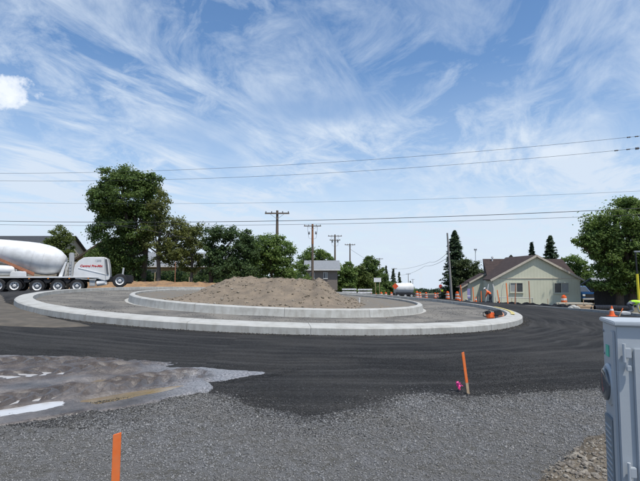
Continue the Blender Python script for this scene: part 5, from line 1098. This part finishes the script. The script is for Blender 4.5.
for k in range(38): MB().box((-2.6 + k * .16, 0, .72), (.148, .025, 1.5 + .03 * ((k * 7) % 3))).build('board', MATS['dark_boards'], bf)
for z in (.35, 1.15): MB().box((.35, .035, z), (6.1, .04, .09)).build('rail', MATS['dark_boards'], bf)
# ------------------------------------------------------------------ things on the roundabout
def rbw(r_, a, z): return rb_loc + rb_rot.to_matrix() @ Vector((r_ * sin(a), r_ * cos(a), z))
q = island_pt(491.5, 320.2, .1); sw = thing('cut_off_saw', 'orange and black cut-off saw left on the apron inside the right end of the kerb', 'saw', q, .4)
MB().box((-.05, 0, .17), (.26, .2, .2)).build('engine', M_BARREL, sw, True, .03); MB().box((-.16, 0, .27), (.2, .16, .12)).build('air_cover', M_BLK, sw, True, .03)
MB().lathe([(-.012, .16), (.012, .16)], (.28, -.02, .17), (0, 1, 0), 24).build('blade', M_STEEL, sw); MB().prism([(.28 + .18 * cos(a), .17 + .18 * sin(a)) for a in [pi * k / 8 for k in range(9)]], -.07, .03).build('guard', M_BLK, sw)
MB().bar((.05, -.02, .17), (.28, -.02, .17), .06, .07).build('arm', M_BLK, sw); MB().tube([(-.22, 0, .12), (-.36, 0, .16), (-.36, 0, .28), (-.22, 0, .32)], .018, 6).build('rear_handle', M_BLK, sw); MB().tube([(0, -.14, .14), (.02, -.15, .33), (.02, .13, .36), (0, .14, .16)], .014, 6).build('front_handle', M_BLK, sw)
q = island_pt(496, 320.0, .1); bk = thing('bucket', 'dented orange bucket tipped over beside the cut-off saw', 'bucket', q, .3); MB().lathe([(0, .1), (.02, .105), (.26, .13), (.27, .135)], (0, 0, .135), (.9, .2, .05), 16).build('pail', mat('pale_orange', (.7, .33, .2), .6), bk, True); MB().tube([(.24, -.13, .15), (.34, -.06, .25), (.36, .08, .25), (.28, .16, .18)], .006, 5).build('bail', M_STEEL, bk)
def arc_strip(name, label, a0, a1, r_in, r_out, z, th, m):
    vs, fs = [], []; n = 24
    for i in range(n + 1):
        a = a0 + (a1 - a0) * i / n
        for rr, zz in ((r_in, z), (r_out, z), (r_out, z + th), (r_in, z + th)): vs.append((rr * sin(a), rr * cos(a), zz))
    for i in range(n): fs += [(4 * i + k, 4 * i + (k + 1) % 4, 4 * i + 4 + (k + 1) % 4, 4 * i + 4 + k) for k in range(4)]
    fs += [(0, 1, 2, 3), (4 * n, 4 * n + 1, 4 * n + 2, 4 * n + 3)]; o = MB().add(vs, fs).build(name, m); o.location = rb_loc; o.rotation_euler = rb_rot; tag(o, label, 'strap'); return o
arc_strip('strap', 'flat yellow strap lying along the right end of the outer kerb', 1.55, 1.98, R1 - .4, R1 - .26, .243, .012, mat('yellow_webbing', (.5, .42, .16), .7, .1, 9))
q = rbw(R2 - 1.0, 2.9, .2); 
q = island_pt(359.3, 301.5, .3); mk = thing('marker_pipe', 'short white plastic pipe sticking out of the island gravel', 'pipe', q); MB().cyl((0, 0, -.2), (0, 0, .12), .03).build('stem', M_WHITE, mk); MB().cyl((0, 0, .12), (0, 0, .16), .04).build('cap', M_WHITE, mk)
